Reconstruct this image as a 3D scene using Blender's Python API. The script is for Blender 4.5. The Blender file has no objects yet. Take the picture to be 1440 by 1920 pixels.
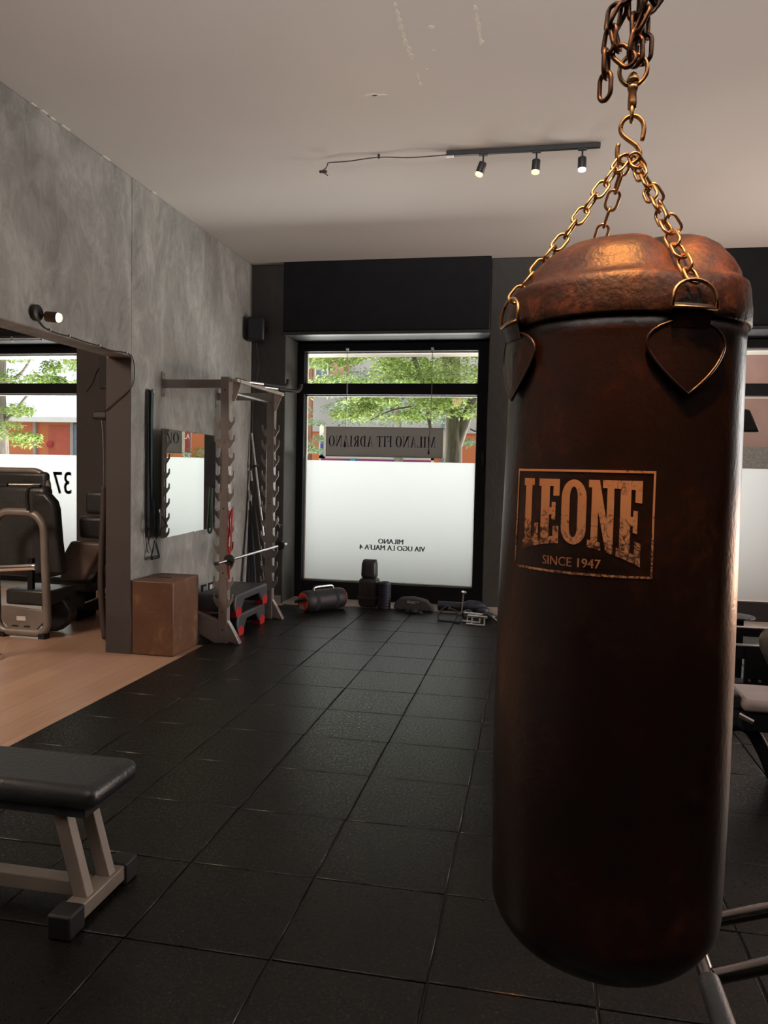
import bpy, bmesh, math, random
from mathutils import Vector, Matrix, noise
PI = math.pi
random.seed(7)
SC = bpy.context.scene
COL = SC.collection
def R_(d): return math.radians(d)
def S(r, g, b):
    f = lambda c: (c/255/12.92) if c/255 <= .04045 else ((c/255+.055)/1.055)**2.4
    return (f(r), f(g), f(b), 1.0)

# ------------------------------------------------------------------ camera
cam = bpy.data.objects.new('camera', bpy.data.cameras.new('camera'))
COL.objects.link(cam); SC.camera = cam
r_ = Vector((0.981095, 0.19229248, 0.02182186)); u_ = Vector((-0.03187578, 0.04934668, 0.99827293)); f_ = Vector((-0.19088354, 0.98009617, -0.05454326))
cam.matrix_world = Matrix(((r_.x, u_.x, -f_.x, 0), (r_.y, u_.y, -f_.y, 0), (r_.z, u_.z, -f_.z, 1.547), (0, 0, 0, 1)))
cam.data.sensor_fit = 'HORIZONTAL'; cam.data.sensor_width = 36; cam.data.lens = 1451.1/1440*36
cam.data.clip_start = .05; cam.data.clip_end = 200
# ------------------------------------------------------------------ colour management, sky, lights
SC.view_settings.view_transform = 'Standard'; SC.view_settings.look = 'None'
SC.view_settings.exposure = 0.0; SC.view_settings.gamma = 1.0; SC.view_settings.use_curve_mapping = False
try:
    SC.cycles.use_denoising = True; SC.cycles.denoiser = 'OPENIMAGEDENOISE'
    SC.cycles.max_bounces = 10; SC.cycles.diffuse_bounces = 5; SC.cycles.transparent_max_bounces = 12
    SC.cycles.sample_clamp_indirect = 6.0
except Exception: pass
world = bpy.data.worlds.new('overcast_sky'); SC.world = world; world.use_nodes = True
wn = world.node_tree; wn.nodes.clear()
wo = wn.nodes.new('ShaderNodeOutputWorld'); wb = wn.nodes.new('ShaderNodeBackground')
wt = wn.nodes.new('ShaderNodeTexCoord'); wsx = wn.nodes.new('ShaderNodeSeparateXYZ'); wr = wn.nodes.new('ShaderNodeValToRGB')
wr.color_ramp.elements[0].position = .0; wr.color_ramp.elements[0].color = (.90, .95, 1, 1)
wr.color_ramp.elements[1].position = .8; wr.color_ramp.elements[1].color = (1, 1, 1, 1)
wn.links.new(wt.outputs['Generated'], wsx.inputs[0]); wn.links.new(wsx.outputs['Z'], wr.inputs[0])
wn.links.new(wr.outputs[0], wb.inputs[0]); wn.links.new(wb.outputs[0], wo.inputs[0])
wb.inputs[1].default_value = 1.5
def light(name, kind, loc, target, energy, color, size=.1, size_y=None, spot=None, blend=.5):
    d = bpy.data.lights.new(name, kind); d.energy = energy; d.color = color
    if kind == 'AREA':
        d.shape = 'RECTANGLE'; d.size = size; d.size_y = size_y or size
    else: d.shadow_soft_size = size
    if kind == 'SPOT': d.spot_size = R_(spot); d.spot_blend = blend
    o = bpy.data.objects.new(name, d); COL.objects.link(o); o.location = loc
    o.rotation_euler = (Vector(target)-Vector(loc)).to_track_quat('-Z', 'Y').to_euler()
    return o
# added area light standing in for daylight bounced off the pavement
sd = light('street_daylight', 'AREA', (-2.2, 12.7, .15), (-2.2, 12.5, 1.15), 4300, (1, .965, .93), 15, 5.0); sd.data.spread = R_(165)
# unseen fill light added behind the camera to brighten the ceiling
rl = light('ceiling_fill', 'AREA', (.3, -1.6, 2.85), (.3, -.6, 3.42), 172, (1, .93, .90), 5, .8); rl.data.spread = R_(62)
light('rear_warm_fill', 'SPOT', (-2.0, -1.6, 3.3), (-3.3, 5.2, .5), 12, (1, .60, .37), .12, spot=62, blend=.7)  # added out of view to warm the lower left wall and wood floor
light('bag_spot', 'SPOT', (-.05, .40, 3.7), (.11, 1.16, 1.92), 520, (1, .34, .055), .04, spot=15, blend=.7)
sl = light('side_daylight', 'AREA', (4.85, 7.2, 1.7), (-3.2, 6.0, 1.2), 112, (1, .97, .93), 2.3, 2.2); sl.data.spread = R_(110)  # added area light standing in for unseen windows on the right
light('side_warm_fill', 'AREA', (4.85, 6.9, .7), (-3.2, 5.6, .8), 105, (1, .56, .36), 2.6, .9)  # second, low fill added to warm the foot of the left wall
light('left_room_fill', 'AREA', (-5.6, 2.6, 3.5), (-5.6, 4.5, 0), 30, (1, .78, .6), 1.2, 1.2).data.energy = 140  # unseen fill added to brighten the second room's wood floor

# ------------------------------------------------------------------ mesh helpers
class MB:
    def __init__(s): s.v = []; s.f = []
    def add(s, vs, fs):
        n = len(s.v); s.v += [tuple(v) for v in vs]; s.f += [tuple(i+n for i in f) for f in fs]; return s
    def box(s, c, d, rot=None, taper=1.0):
        x, y, z = d[0]/2, d[1]/2, d[2]/2
        vs = []
        for k in (-1, 1):
            t = taper if k > 0 else 1
            vs += [Vector((-x*t, -y*t, k*z)), Vector((x*t, -y*t, k*z)), Vector((x*t, y*t, k*z)), Vector((-x*t, y*t, k*z))]
        if rot: 
            m = rot if isinstance(rot, Matrix) else Matrix.Rotation(R_(rot), 3, 'Z')
            vs = [m @ v for v in vs]
        c = Vector(c)
        return s.add([v+c for v in vs], [(3, 2, 1, 0), (4, 5, 6, 7), (0, 1, 5, 4), (1, 2, 6, 5), (2, 3, 7, 6), (3, 0, 4, 7)])
    def bb(s, x0, x1, y0, y1, z0, z1): return s.box(((x0+x1)/2, (y0+y1)/2, (z0+z1)/2), (x1-x0, y1-y0, z1-z0))
    def beam(s, p, q, w, h, up=(0, 0, 1)):
        p, q = Vector(p), Vector(q); t = (q-p); L = t.length; t.normalize()
        a = Vector(up).cross(t)
        if a.length < 1e-4: a = Vector((1, 0, 0)).cross(t)
        a.normalize(); b = t.cross(a)
        m = Matrix((t, a, b)).transposed()
        return s.box((p+q)/2, (L, w, h), m)
    def tube(s, pts, r, n=10, closed=False, cap=True):
        pts = [Vector(p) for p in pts]; N = len(pts); rr = r if isinstance(r, (list, tuple)) else [r]*N
        tan = []
        for i in range(N):
            a = pts[(i-1) % N] if (closed or i > 0) else pts[i]; b = pts[(i+1) % N] if (closed or i < N-1) else pts[i]
            tan.append((b-a).normalized())
        nrm = tan[0].orthogonal().normalized(); vs = []; 
        for i in range(N):
            if i: nrm = tan[i-1].rotation_difference(tan[i]) @ nrm
            nrm = (nrm - tan[i]*nrm.dot(tan[i])).normalized(); bn = tan[i].cross(nrm)
            for k in range(n):
                a = 2*PI*k/n; vs.append(pts[i]+(nrm*math.cos(a)+bn*math.sin(a))*rr[i])
        fs = []
        for i in range(N if closed else N-1):
            j = (i+1) % N
            sh = 0
            if closed and i == N-1:
                d0 = min(range(n), key=lambda q: (vs[i*n]-vs[j*n+q]).length); sh = d0
            for k in range(n): fs.append((i*n+k, i*n+(k+1) % n, j*n+(k+1+sh) % n, j*n+(k+sh) % n))
        if cap and not closed: fs += [tuple(reversed(range(n))), tuple((N-1)*n+k for k in range(n))]
        return s.add(vs, fs)
    def lathe(s, prof, c=(0, 0, 0), ax=(0, 0, 1), n=32):
        ax = Vector(ax).normalized(); q = Vector((0, 0, 1)).rotation_difference(ax); c = Vector(c); vs = []; fs = []; m = len(prof)
        for (r, z) in prof:
            for k in range(n):
                a = 2*PI*k/n; vs.append(c+q @ Vector((max(r, 1e-4)*math.cos(a), max(r, 1e-4)*math.sin(a), z)))
        for i in range(m-1):
            for k in range(n): fs.append((i*n+k, i*n+(k+1) % n, (i+1)*n+(k+1) % n, (i+1)*n+k))
        fs += [tuple(reversed(range(n))), tuple((m-1)*n+k for k in range(n))]
        return s.add(vs, fs)
    def prism(s, poly, o, ux, uy, th):
        o, ux, uy = Vector(o), Vector(ux), Vector(uy); nn = ux.cross(uy).normalized()*th; n = len(poly)
        a = [o+ux*x+uy*y for x, y in poly]
        return s.add(a+[p+nn for p in a], [tuple(reversed(range(n))), tuple(range(n, 2*n))]+[(i, (i+1) % n, n+(i+1) % n, n+i) for i in range(n)])
    def sphere(s, c, r, n=12, sc=(1, 1, 1)):
        c = Vector(c); vs = []; fs = []; m = n//2
        for i in range(m+1):
            t = PI*i/m
            for k in range(n):
                a = 2*PI*k/n; rr = max(math.sin(t), 1e-3)
                vs.append(c+Vector((r*rr*math.cos(a)*sc[0], r*rr*math.sin(a)*sc[1], -r*math.cos(t)*sc[2])))
        for i in range(m):
            for k in range(n): fs.append((i*n+k, i*n+(k+1) % n, (i+1)*n+(k+1) % n, (i+1)*n+k))
        fs += [tuple(reversed(range(n))), tuple(m*n+k for k in range(n))]
        return s.add(vs, fs)
    def build(s, name, m, parent=None, smooth=False, bevel=0, seg=2, sub=0, off=True):
        me = bpy.data.meshes.new(name)
        o0 = OFF.get(parent.name, Vector((0, 0, 0))) if parent else Vector((0, 0, 0))
        me.from_pydata([tuple(Vector(v)-o0) for v in s.v], [], s.f); me.validate(); me.update()
        bm = bmesh.new(); bm.from_mesh(me); bmesh.ops.recalc_face_normals(bm, faces=bm.faces); bm.to_mesh(me); bm.free()
        o = bpy.data.objects.new(name, me); COL.objects.link(o); me.materials.append(m)
        if parent: o.parent = parent; OFF[o.name] = o0
        if bevel:
            b = o.modifiers.new('bevel', 'BEVEL'); b.width = bevel; b.segments = seg; b.limit_method = 'ANGLE'; b.angle_limit = R_(35)
        if sub:
            b = o.modifiers.new('sub', 'SUBSURF'); b.levels = sub; b.render_levels = sub
        if smooth or bevel:
            for p in me.polygons: p.use_smooth = True
            try: me.set_sharp_from_angle(angle=R_(40 if smooth != 'all' else 180))
            except Exception: pass
        return o
OFF = {}
def thing(name, label, cat, loc=(0, 0, 0), group=None, kind=None):
    o = bpy.data.objects.new(name, None); COL.objects.link(o); o.location = loc; o.empty_display_size = .05
    OFF[o.name] = Vector(loc); return tag(o, label, cat, group, kind)
def tag(o, label=None, cat=None, group=None, kind=None):
    if label: o['label'] = label
    if cat: o['category'] = cat
    if group: o['group'] = group
    if kind: o['kind'] = kind
    return o
def struct(mb, name, m, parent=None, **k):
    o = mb.build(name, m, parent, **k)
    if not parent: o['kind'] = 'structure'
    return o
def copy_tree(o, parent=None):
    c = o.copy(); COL.objects.link(c)
    if parent: c.parent = parent
    for ch in list(o.children): copy_tree(ch, c)
    return c
def bez(p0, p1, p2, n=10):
    p0, p1, p2 = Vector(p0), Vector(p1), Vector(p2)
    return [p0*(1-t)**2+p1*2*t*(1-t)+p2*t*t for t in [i/n for i in range(n+1)]]
def smooth_path(pts, k=6):
    pts = [Vector(p) for p in pts]; out = []
    for i in range(len(pts)-1):
        a = pts[max(i-1, 0)]; b = pts[i]; c = pts[i+1]; d = pts[min(i+2, len(pts)-1)]
        for j in range(k):
            t = j/k; out.append(.5*((2*b)+(c-a)*t+(2*a-5*b+4*c-d)*t*t+(3*b-a-3*c+d)*t**3))
    return out+[pts[-1]]

# ------------------------------------------------------------------ materials
def new_mat(name):
    m = bpy.data.materials.new(name); m.use_nodes = True; nt = m.node_tree
    return m, nt, nt.nodes['Principled BSDF'], nt.links
def pm(name, c1, c2=None, rough=.6, metal=0., scale=6., stretch=(1, 1, 1), bump=0., bscale=None, rvar=0., spec=.5, coat=0., detail=5):
    m, nt, p, L = new_mat(name); N = nt.nodes
    p.inputs['Roughness'].default_value = rough; p.inputs['Metallic'].default_value = metal
    p.inputs['Specular IOR Level'].default_value = spec; p.inputs['Coat Weight'].default_value = coat
    tc = N.new('ShaderNodeTexCoord'); mp = N.new('ShaderNodeMapping'); L.new(tc.outputs['Object'], mp.inputs[0]); mp.inputs['Scale'].default_value = stretch
    nz = N.new('ShaderNodeTexNoise'); nz.inputs['Scale'].default_value = scale; nz.inputs['Detail'].default_value = detail; L.new(mp.outputs[0], nz.inputs['Vector'])
    cr = N.new('ShaderNodeValToRGB'); cr.color_ramp.elements[0].position = .32; cr.color_ramp.elements[1].position = .68
    cr.color_ramp.elements[0].color = c1; cr.color_ramp.elements[1].color = c2 or tuple(min(1, x*1.18) for x in c1[:3])+(1,)
    L.new(nz.outputs[0], cr.inputs[0]); L.new(cr.outputs[0], p.inputs['Base Color'])
    if rvar:
        mr = N.new('ShaderNodeMapRange'); L.new(nz.outputs[0], mr.inputs[0]); mr.inputs[3].default_value = rough-rvar; mr.inputs[4].default_value = rough+rvar; L.new(mr.outputs[0], p.inputs['Roughness'])
    if bump:
        n2 = N.new('ShaderNodeTexNoise'); n2.inputs['Scale'].default_value = bscale or scale*6; n2.inputs['Detail'].default_value = 6; L.new(mp.outputs[0], n2.inputs['Vector'])
        b = N.new('ShaderNodeBump'); b.inputs['Strength'].default_value = bump; b.inputs['Distance'].default_value = .01; L.new(n2.outputs[0], b.inputs['Height']); L.new(b.outputs[0], p.inputs['Normal'])
    return m
def emis(name, col, st):
    m, nt, p, L = new_mat(name); p.inputs['Base Color'].default_value = (.8, .8, .8, 1)
    p.inputs['Emission Color'].default_value = col; p.inputs['Emission Strength'].default_value = st; return m

M = {}
M['black_frame'] = pm('black_powder_coat', (.004, .0045, .006, 1), (.007, .0075, .010, 1), .65, scale=8, spec=.25)
M['black_plastic'] = pm('black_plastic', (.010, .010, .011, 1), (.016, .016, .017, 1), .5, scale=20, bump=.1)
M['black_vinyl'] = pm('black_vinyl', (.017, .018, .019, 1), (.028, .029, .030, 1), .38, scale=5, bump=.25, bscale=60, rvar=.08)
M['rubber'] = pm('black_rubber', (.005, .005, .005, 1), (.009, .009, .009, 1), .6, scale=60)
M['silver_paint'] = pm('light_grey_paint', S(168, 158, 150), S(184, 174, 166), .36, metal=.15, scale=8)
M['bench_paint'] = pm('beige_bench_paint', S(132, 120, 110), S(144, 132, 121), .38, metal=.1, scale=6)
M['rack_paint'] = pm('rack_grey_paint', S(118, 111, 108), S(130, 122, 119), .30, metal=.1, scale=6, coat=.8)
M['machine_grey'] = pm('machine_grey_paint', S(120, 112, 106), S(140, 132, 126), .4, metal=.3, scale=4)
M['chrome'] = pm('chrome', (.75, .75, .76, 1), (.85, .85, .86, 1), .12, metal=1)
M['dark_chrome'] = pm('dull_chrome', (.22, .20, .19, 1), (.30, .27, .26, 1), .2, metal=1)
M['steel'] = pm('brushed_steel', (.55, .55, .55, 1), (.7, .7, .7, 1), .3, metal=1, scale=30)
M['brass'] = pm('aged_gilt_chain', (.42, .27, .13, 1), (.62, .44, .24, 1), .30, metal=1, scale=60, rvar=.1)
M['dark_iron'] = pm('dark_iron_chain', (.06, .038, .032, 1), (.17, .10, .06, 1), .38, metal=1, scale=50, rvar=.1)
M['red'] = pm('red_plastic', S(150, 24, 30), S(172, 34, 38), .4, scale=10)
M['red_cloth'] = pm('red_fabric', S(205, 55, 45), S(220, 70, 55), .8, scale=30)
M['white_paint'] = pm('white_paint', S(225, 222, 216), S(235, 232, 226), .5)
M['white_plastic'] = pm('white_plastic', S(200, 198, 192), S(215, 213, 208), .4)
M['teal_band'] = pm('teal_strap', S(38, 62, 66), S(50, 76, 80), .6, scale=10)
M['green_band'] = pm('green_band', S(20, 48, 38), S(30, 60, 48), .5, scale=10)
M['dark_cloth'] = pm('dark_cloth', (.008, .009, .015, 1), (.014, .015, .022, 1), .85, scale=30)
M['navy'] = pm('navy_rubber', (.008, .010, .022, 1), (.014, .017, .034, 1), .55, scale=20)
M['grey_cloth'] = pm('charcoal_fabric', (.030, .028, .027, 1), (.045, .042, .040, 1), .85, scale=30)
M['grey_step'] = pm('charcoal_step_plastic', (.035, .036, .040, 1), (.05, .05, .055, 1), .45, scale=40, bump=.2)
M['light_vinyl'] = pm('pale_vinyl', S(165, 150, 148), S(185, 170, 166), .4, scale=5, bump=.1, bscale=40)
M['brown_vinyl'] = pm('worn_brown_vinyl', S(90, 76, 70), S(112, 96, 88), .45, scale=4, bump=.1, bscale=40)
M['gold_paint'] = pm('gold_lettering', S(170, 140, 80), rough=.5)
M['sign_text_blue'] = pm('dark_blue_lettering', S(50, 54, 92), S(60, 64, 100), .6)
M['grey_text'] = pm('grey_vinyl_lettering', S(110, 110, 112), S(120, 120, 122), .7)
M['cream'] = pm('cream_edge', S(225, 220, 205), S(235, 230, 215), .5)
M['cord'] = pm('white_cord', S(150, 146, 140), S(170, 166, 160), .7)
M['chip'] = pm('bare_plaster', S(215, 210, 200), S(230, 225, 215), .9, scale=30)

def concrete(name, a, b, c, sc=1.0):
    m, nt, p, L = new_mat(name); N = nt.nodes; p.inputs['Roughness'].default_value = .62
    tc = N.new('ShaderNodeTexCoord'); mp = N.new('ShaderNodeMapping'); mp.inputs['Scale'].default_value = (1, 1, .55); mp.inputs['Rotation'].default_value = (.25, .1, 0); L.new(tc.outputs['Object'], mp.inputs[0])
    n1 = N.new('ShaderNodeTexNoise'); n1.inputs['Scale'].default_value = 1.4*sc; n1.inputs['Detail'].default_value = 8; n1.inputs['Roughness'].default_value = .62; n1.inputs['Distortion'].default_value = 1.4; L.new(mp.outputs[0], n1.inputs['Vector'])
    n2 = N.new('ShaderNodeTexNoise'); n2.inputs['Scale'].default_value = 5.5*sc; n2.inputs['Detail'].default_value = 10; n2.inputs['Roughness'].default_value = .7; n2.inputs['Distortion'].default_value = 2.5; L.new(mp.outputs[0], n2.inputs['Vector'])
    cr = N.new('ShaderNodeValToRGB'); e = cr.color_ramp.elements; e[0].position = .37; e[0].color = a; e[1].position = .64; e[1].color = c; k = e.new(.5); k.color = b
    mx = N.new('ShaderNodeMix'); mx.data_type = 'FLOAT'; mx.inputs[0].default_value = .42; L.new(n1.outputs[0], mx.inputs[2]); L.new(n2.outputs[0], mx.inputs[3])
    L.new(mx.outputs[0], cr.inputs[0]); L.new(cr.outputs[0], p.inputs['Base Color'])
    b_ = N.new('ShaderNodeBump'); b_.inputs['Strength'].default_value = .35; b_.inputs['Distance'].default_value = .02; L.new(n2.outputs[0], b_.inputs['Height']); L.new(b_.outputs[0], p.inputs['Normal'])
    return m
M['wall'] = concrete('trowelled_concrete', S(112, 112, 108), S(138, 138, 134), S(166, 166, 162))
M['wall_end'] = concrete('dark_plaster', S(52, 51, 48), S(62, 60, 57), S(74, 72, 69), .8)
M['jamb'] = pm('taupe_paint', S(64, 58, 58), S(69, 63, 63), .7, scale=3)
M['ceiling'] = pm('ceiling_paint', S(206, 200, 194), S(214, 208, 202), .9, scale=.6, detail=2)
def wood_floor():
    m, nt, p, L = new_mat('laminate_floor'); N = nt.nodes; p.inputs['Roughness'].default_value = .30
    tc = N.new('ShaderNodeTexCoord'); mp = N.new('ShaderNodeMapping'); mp.inputs['Rotation'].default_value = (0, 0, R_(90)); L.new(tc.outputs['Object'], mp.inputs[0])
    bk = N.new('ShaderNodeTexBrick'); bk.inputs['Scale'].default_value = 1; bk.inputs['Brick Width'].default_value = 1.3; bk.inputs['Row Height'].default_value = .19; bk.inputs['Mortar Size'].default_value = .0012
    bk.inputs['Color1'].default_value = S(176, 142, 120); bk.inputs['Color2'].default_value = S(190, 156, 132); bk.inputs['Mortar'].default_value = S(120, 92, 76); L.new(mp.outputs[0], bk.inputs['Vector'])
    m2 = N.new('ShaderNodeMapping'); m2.inputs['Scale'].default_value = (14, .9, 1); L.new(tc.outputs['Object'], m2.inputs[0])
    nz = N.new('ShaderNodeTexNoise'); nz.inputs['Scale'].default_value = 2; nz.inputs['Detail'].default_value = 5; L.new(m2.outputs[0], nz.inputs['Vector'])
    mx = N.new('ShaderNodeMix'); mx.data_type = 'RGBA'; mx.blend_type = 'MULTIPLY'; mx.inputs[0].default_value = .5
    cr = N.new('ShaderNodeValToRGB'); cr.color_ramp.elements[0].position = .3; cr.color_ramp.elements[0].color = (.72, .68, .66, 1); cr.color_ramp.elements[1].position = .7; cr.color_ramp.elements[1].color = (1, 1, 1, 1)
    L.new(nz.outputs[0], cr.inputs[0]); L.new(bk.outputs[0], mx.inputs[6]); L.new(cr.outputs[0], mx.inputs[7]); L.new(mx.outputs[2], p.inputs['Base Color'])
    return m
M['wood'] = wood_floor()
def rubber_floor():
    m, nt, p, L = new_mat('granulated_rubber'); N = nt.nodes; p.inputs['Specular IOR Level'].default_value = .36; p.inputs['Roughness'].default_value = .34
    tc = N.new('ShaderNodeTexCoord')
    vo = N.new('ShaderNodeTexVoronoi'); vo.inputs['Scale'].default_value = 150; L.new(tc.outputs['Object'], vo.inputs['Vector'])
    cr = N.new('ShaderNodeValToRGB'); e = cr.color_ramp.elements; e[0].position = 0; e[0].color = (.001, .0009, .0008, 1); e[1].position = 1; e[1].color = (.012, .0108, .009, 1)
    sp = N.new('ShaderNodeSeparateColor'); L.new(vo.outputs['Color'], sp.inputs[0]); L.new(sp.outputs[0], cr.inputs[0])
    n1 = N.new('ShaderNodeTexNoise'); n1.inputs['Scale'].default_value = 1.3; n1.inputs['Detail'].default_value = 4; L.new(tc.outputs['Object'], n1.inputs['Vector'])
    c2 = N.new('ShaderNodeValToRGB'); c2.color_ramp.elements[0].position = .35; c2.color_ramp.elements[0].color = (.6, .58, .56, 1); c2.color_ramp.elements[1].position = .7; c2.color_ramp.elements[1].color = (1.15, 1.12, 1.06, 1); L.new(n1.outputs[0], c2.inputs[0])
    mx = N.new('ShaderNodeMix'); mx.data_type = 'RGBA'; mx.blend_type = 'MULTIPLY'; mx.inputs[0].default_value = 1; L.new(cr.outputs[0], mx.inputs[6]); L.new(c2.outputs[0], mx.inputs[7])
    n5 = N.new('ShaderNodeTexNoise'); n5.inputs['Scale'].default_value = 75; n5.inputs['Detail'].default_value = 3; n5.inputs['Roughness'].default_value = .7; L.new(tc.outputs['Object'], n5.inputs['Vector'])
    c5 = N.new('ShaderNodeValToRGB'); c5.color_ramp.elements[0].position = .42; c5.color_ramp.elements[0].color = (.3, .3, .3, 1); c5.color_ramp.elements[1].position = .62; c5.color_ramp.elements[1].color = (1.7, 1.6, 1.45, 1); L.new(n5.outputs[0], c5.inputs[0])
    m5 = N.new('ShaderNodeMix'); m5.data_type = 'RGBA'; m5.blend_type = 'MULTIPLY'; m5.inputs[0].default_value = 1; L.new(mx.outputs[2], m5.inputs[6]); L.new(c5.outputs[0], m5.inputs[7]); L.new(m5.outputs[2], p.inputs['Base Color'])
    r5 = N.new('ShaderNodeMapRange'); L.new(n5.outputs[0], r5.inputs[0]); r5.inputs[1].default_value = .35; r5.inputs[2].default_value = .65; r5.inputs[3].default_value = .50; r5.inputs[4].default_value = .24; L.new(r5.outputs[0], p.inputs['Roughness'])
    b = N.new('ShaderNodeBump'); b.inputs['Strength'].default_value = .8; b.inputs['Distance'].default_value = .004; L.new(sp.outputs[1], b.inputs['Height']); L.new(b.outputs[0], p.inputs['Normal'])
    return m
M['rubber_floor'] = rubber_floor()
def leather(name, dark, mid, hot, r0=.22, r1=.44, gb=.16):
    m, nt, p, L = new_mat(name); N = nt.nodes
    tc = N.new('ShaderNodeTexCoord')
    n1 = N.new('ShaderNodeTexNoise'); n1.inputs['Scale'].default_value = 5; n1.inputs['Detail'].default_value = 9; n1.inputs['Roughness'].default_value = .68; L.new(tc.outputs['Object'], n1.inputs['Vector'])
    n3 = N.new('ShaderNodeTexNoise'); n3.inputs['Scale'].default_value = 38; n3.inputs['Detail'].default_value = 6; n3.inputs['Roughness'].default_value = .7; n3.inputs['Distortion'].default_value = .6; L.new(tc.outputs['Object'], n3.inputs['Vector'])
    mx = N.new('ShaderNodeMix'); mx.data_type = 'FLOAT'; mx.inputs[0].default_value = .45; L.new(n1.outputs[0], mx.inputs[2]); L.new(n3.outputs[0], mx.inputs[3])
    cr = N.new('ShaderNodeValToRGB'); e = cr.color_ramp.elements; e[0].position = .36; e[0].color = dark; e[1].position = .68; e[1].color = hot; k = e.new(.52); k.color = mid
    L.new(mx.outputs[0], cr.inputs[0]); L.new(cr.outputs[0], p.inputs['Base Color'])
    mr = N.new('ShaderNodeMapRange'); L.new(n1.outputs[0], mr.inputs[0]); mr.inputs[3].default_value = r0; mr.inputs[4].default_value = r1; L.new(mr.outputs[0], p.inputs['Roughness'])
    n2 = N.new('ShaderNodeTexNoise'); n2.inputs['Scale'].default_value = 130; n2.inputs['Detail'].default_value = 5; L.new(tc.outputs['Object'], n2.inputs['Vector'])
    b = N.new('ShaderNodeBump'); b.inputs['Strength'].default_value = gb; b.inputs['Distance'].default_value = .003; L.new(n2.outputs[0], b.inputs['Height'])
    b2 = N.new('ShaderNodeBump'); b2.inputs['Strength'].default_value = .22; b2.inputs['Distance'].default_value = .010; L.new(n1.outputs[0], b2.inputs['Height']); L.new(b.outputs[0], b2.inputs['Normal']); L.new(b2.outputs[0], p.inputs['Normal'])
    return m
M['leather'] = leather('brown_leather', (.008, .004, .0035, 1), (.014, .0055, .004, 1), (.055, .018, .008, 1))
M['lid_leather'] = leather('scuffed_brown_leather', (.008, .004, .003, 1), (.028, .010, .005, 1), (.15, .052, .016, 1), .34, .58, .45)
def worn_print():
    m, nt, p, L = new_mat('worn_tan_print'); N = nt.nodes; p.inputs['Roughness'].default_value = .6
    tc = N.new('ShaderNodeTexCoord')
    n = N.new('ShaderNodeTexNoise'); n.inputs['Scale'].default_value = 90; n.inputs['Detail'].default_value = 8; n.inputs['Roughness'].default_value = .75; n.inputs['Distortion'].default_value = 1.5; L.new(tc.outputs['Object'], n.inputs['Vector'])
    n2 = N.new('ShaderNodeTexNoise'); n2.inputs['Scale'].default_value = 14; n2.inputs['Detail'].default_value = 3; L.new(tc.outputs['Object'], n2.inputs['Vector'])
    sx = N.new('ShaderNodeSeparateXYZ'); L.new(tc.outputs['Object'], sx.inputs[0])
    mr = N.new('ShaderNodeMapRange'); L.new(sx.outputs['Z'], mr.inputs[0]); mr.inputs[1].default_value = -.36; mr.inputs[2].default_value = -.29; mr.inputs[3].default_value = .12; mr.inputs[4].default_value = -.06
    a1 = N.new('ShaderNodeMath'); a1.operation = 'ADD'; L.new(n.outputs[0], a1.inputs[0]); L.new(mr.outputs[0], a1.inputs[1])
    a2 = N.new('ShaderNodeMath'); a2.operation = 'MULTIPLY_ADD'; L.new(n2.outputs[0], a2.inputs[0]); a2.inputs[1].default_value = .3; L.new(a1.outputs[0], a2.inputs[2])
    cr = N.new('ShaderNodeValToRGB'); e = cr.color_ramp.elements; e[0].position = .70; e[0].color = (.46, .255, .13, 1); e[1].position = .80; e[1].color = (.045, .02, .012, 1)
    L.new(a2.outputs[0], cr.inputs[0]); L.new(cr.outputs[0], p.inputs['Base Color']); return m
M['print'] = worn_print()
def osb():
    m, nt, p, L = new_mat('stained_plywood'); N = nt.nodes; p.inputs['Roughness'].default_value = .5
    tc = N.new('ShaderNodeTexCoord')
    vo = N.new('ShaderNodeTexVoronoi'); vo.inputs['Scale'].default_value = 9; L.new(tc.outputs['Object'], vo.inputs['Vector'])
    n = N.new('ShaderNodeTexNoise'); n.inputs['Scale'].default_value = 4.2; n.inputs['Detail'].default_value = 12; n.inputs['Roughness'].default_value = .68; n.inputs['Distortion'].default_value = .9; L.new(tc.outputs['Object'], n.inputs['Vector'])
    cr = N.new('ShaderNodeValToRGB'); e = cr.color_ramp.elements; e[0].position = .32; e[0].color = S(84, 56, 40); e[1].position = .74; e[1].color = S(136, 102, 76); k = e.new(.55); k.color = S(98, 67, 48)
    L.new(n.outputs[0], cr.inputs[0]); L.new(cr.outputs[0], p.inputs['Base Color'])
    b = N.new('ShaderNodeBump'); b.inputs['Strength'].default_value = .3; b.inputs['Distance'].default_value = .01; L.new(n.outputs[0], b.inputs['Height']); L.new(b.outputs[0], p.inputs['Normal']); return m
M['osb'] = osb()
def glass():
    m, nt, p, L = new_mat('clear_glass'); N = nt.nodes
    tr = N.new('ShaderNodeBsdfTransparent'); gl = N.new('ShaderNodeBsdfGlossy'); gl.inputs['Roughness'].default_value = .02; tr.inputs[0].default_value = (.93, .95, .94, 1)
    fr = N.new('ShaderNodeFresnel'); fr.inputs[0].default_value = 1.3; mx = N.new('ShaderNodeMixShader'); L.new(fr.outputs[0], mx.inputs[0]); L.new(tr.outputs[0], mx.inputs[1]); L.new(gl.outputs[0], mx.inputs[2])
    L.new(mx.outputs[0], N['Material Output'].inputs[0]); return m
M['glass'] = glass()
def translucent(name, ct, cd, fac=.75):
    m, nt, p, L = new_mat(name); N = nt.nodes
    t = N.new('ShaderNodeBsdfTranslucent'); t.inputs[0].default_value = ct; d = N.new('ShaderNodeBsdfDiffuse'); d.inputs[0].default_value = cd
    mx = N.new('ShaderNodeMixShader'); mx.inputs[0].default_value = fac; L.new(d.outputs[0], mx.inputs[1]); L.new(t.outputs[0], mx.inputs[2]); L.new(mx.outputs[0], N['Material Output'].inputs[0]); return m
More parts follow.
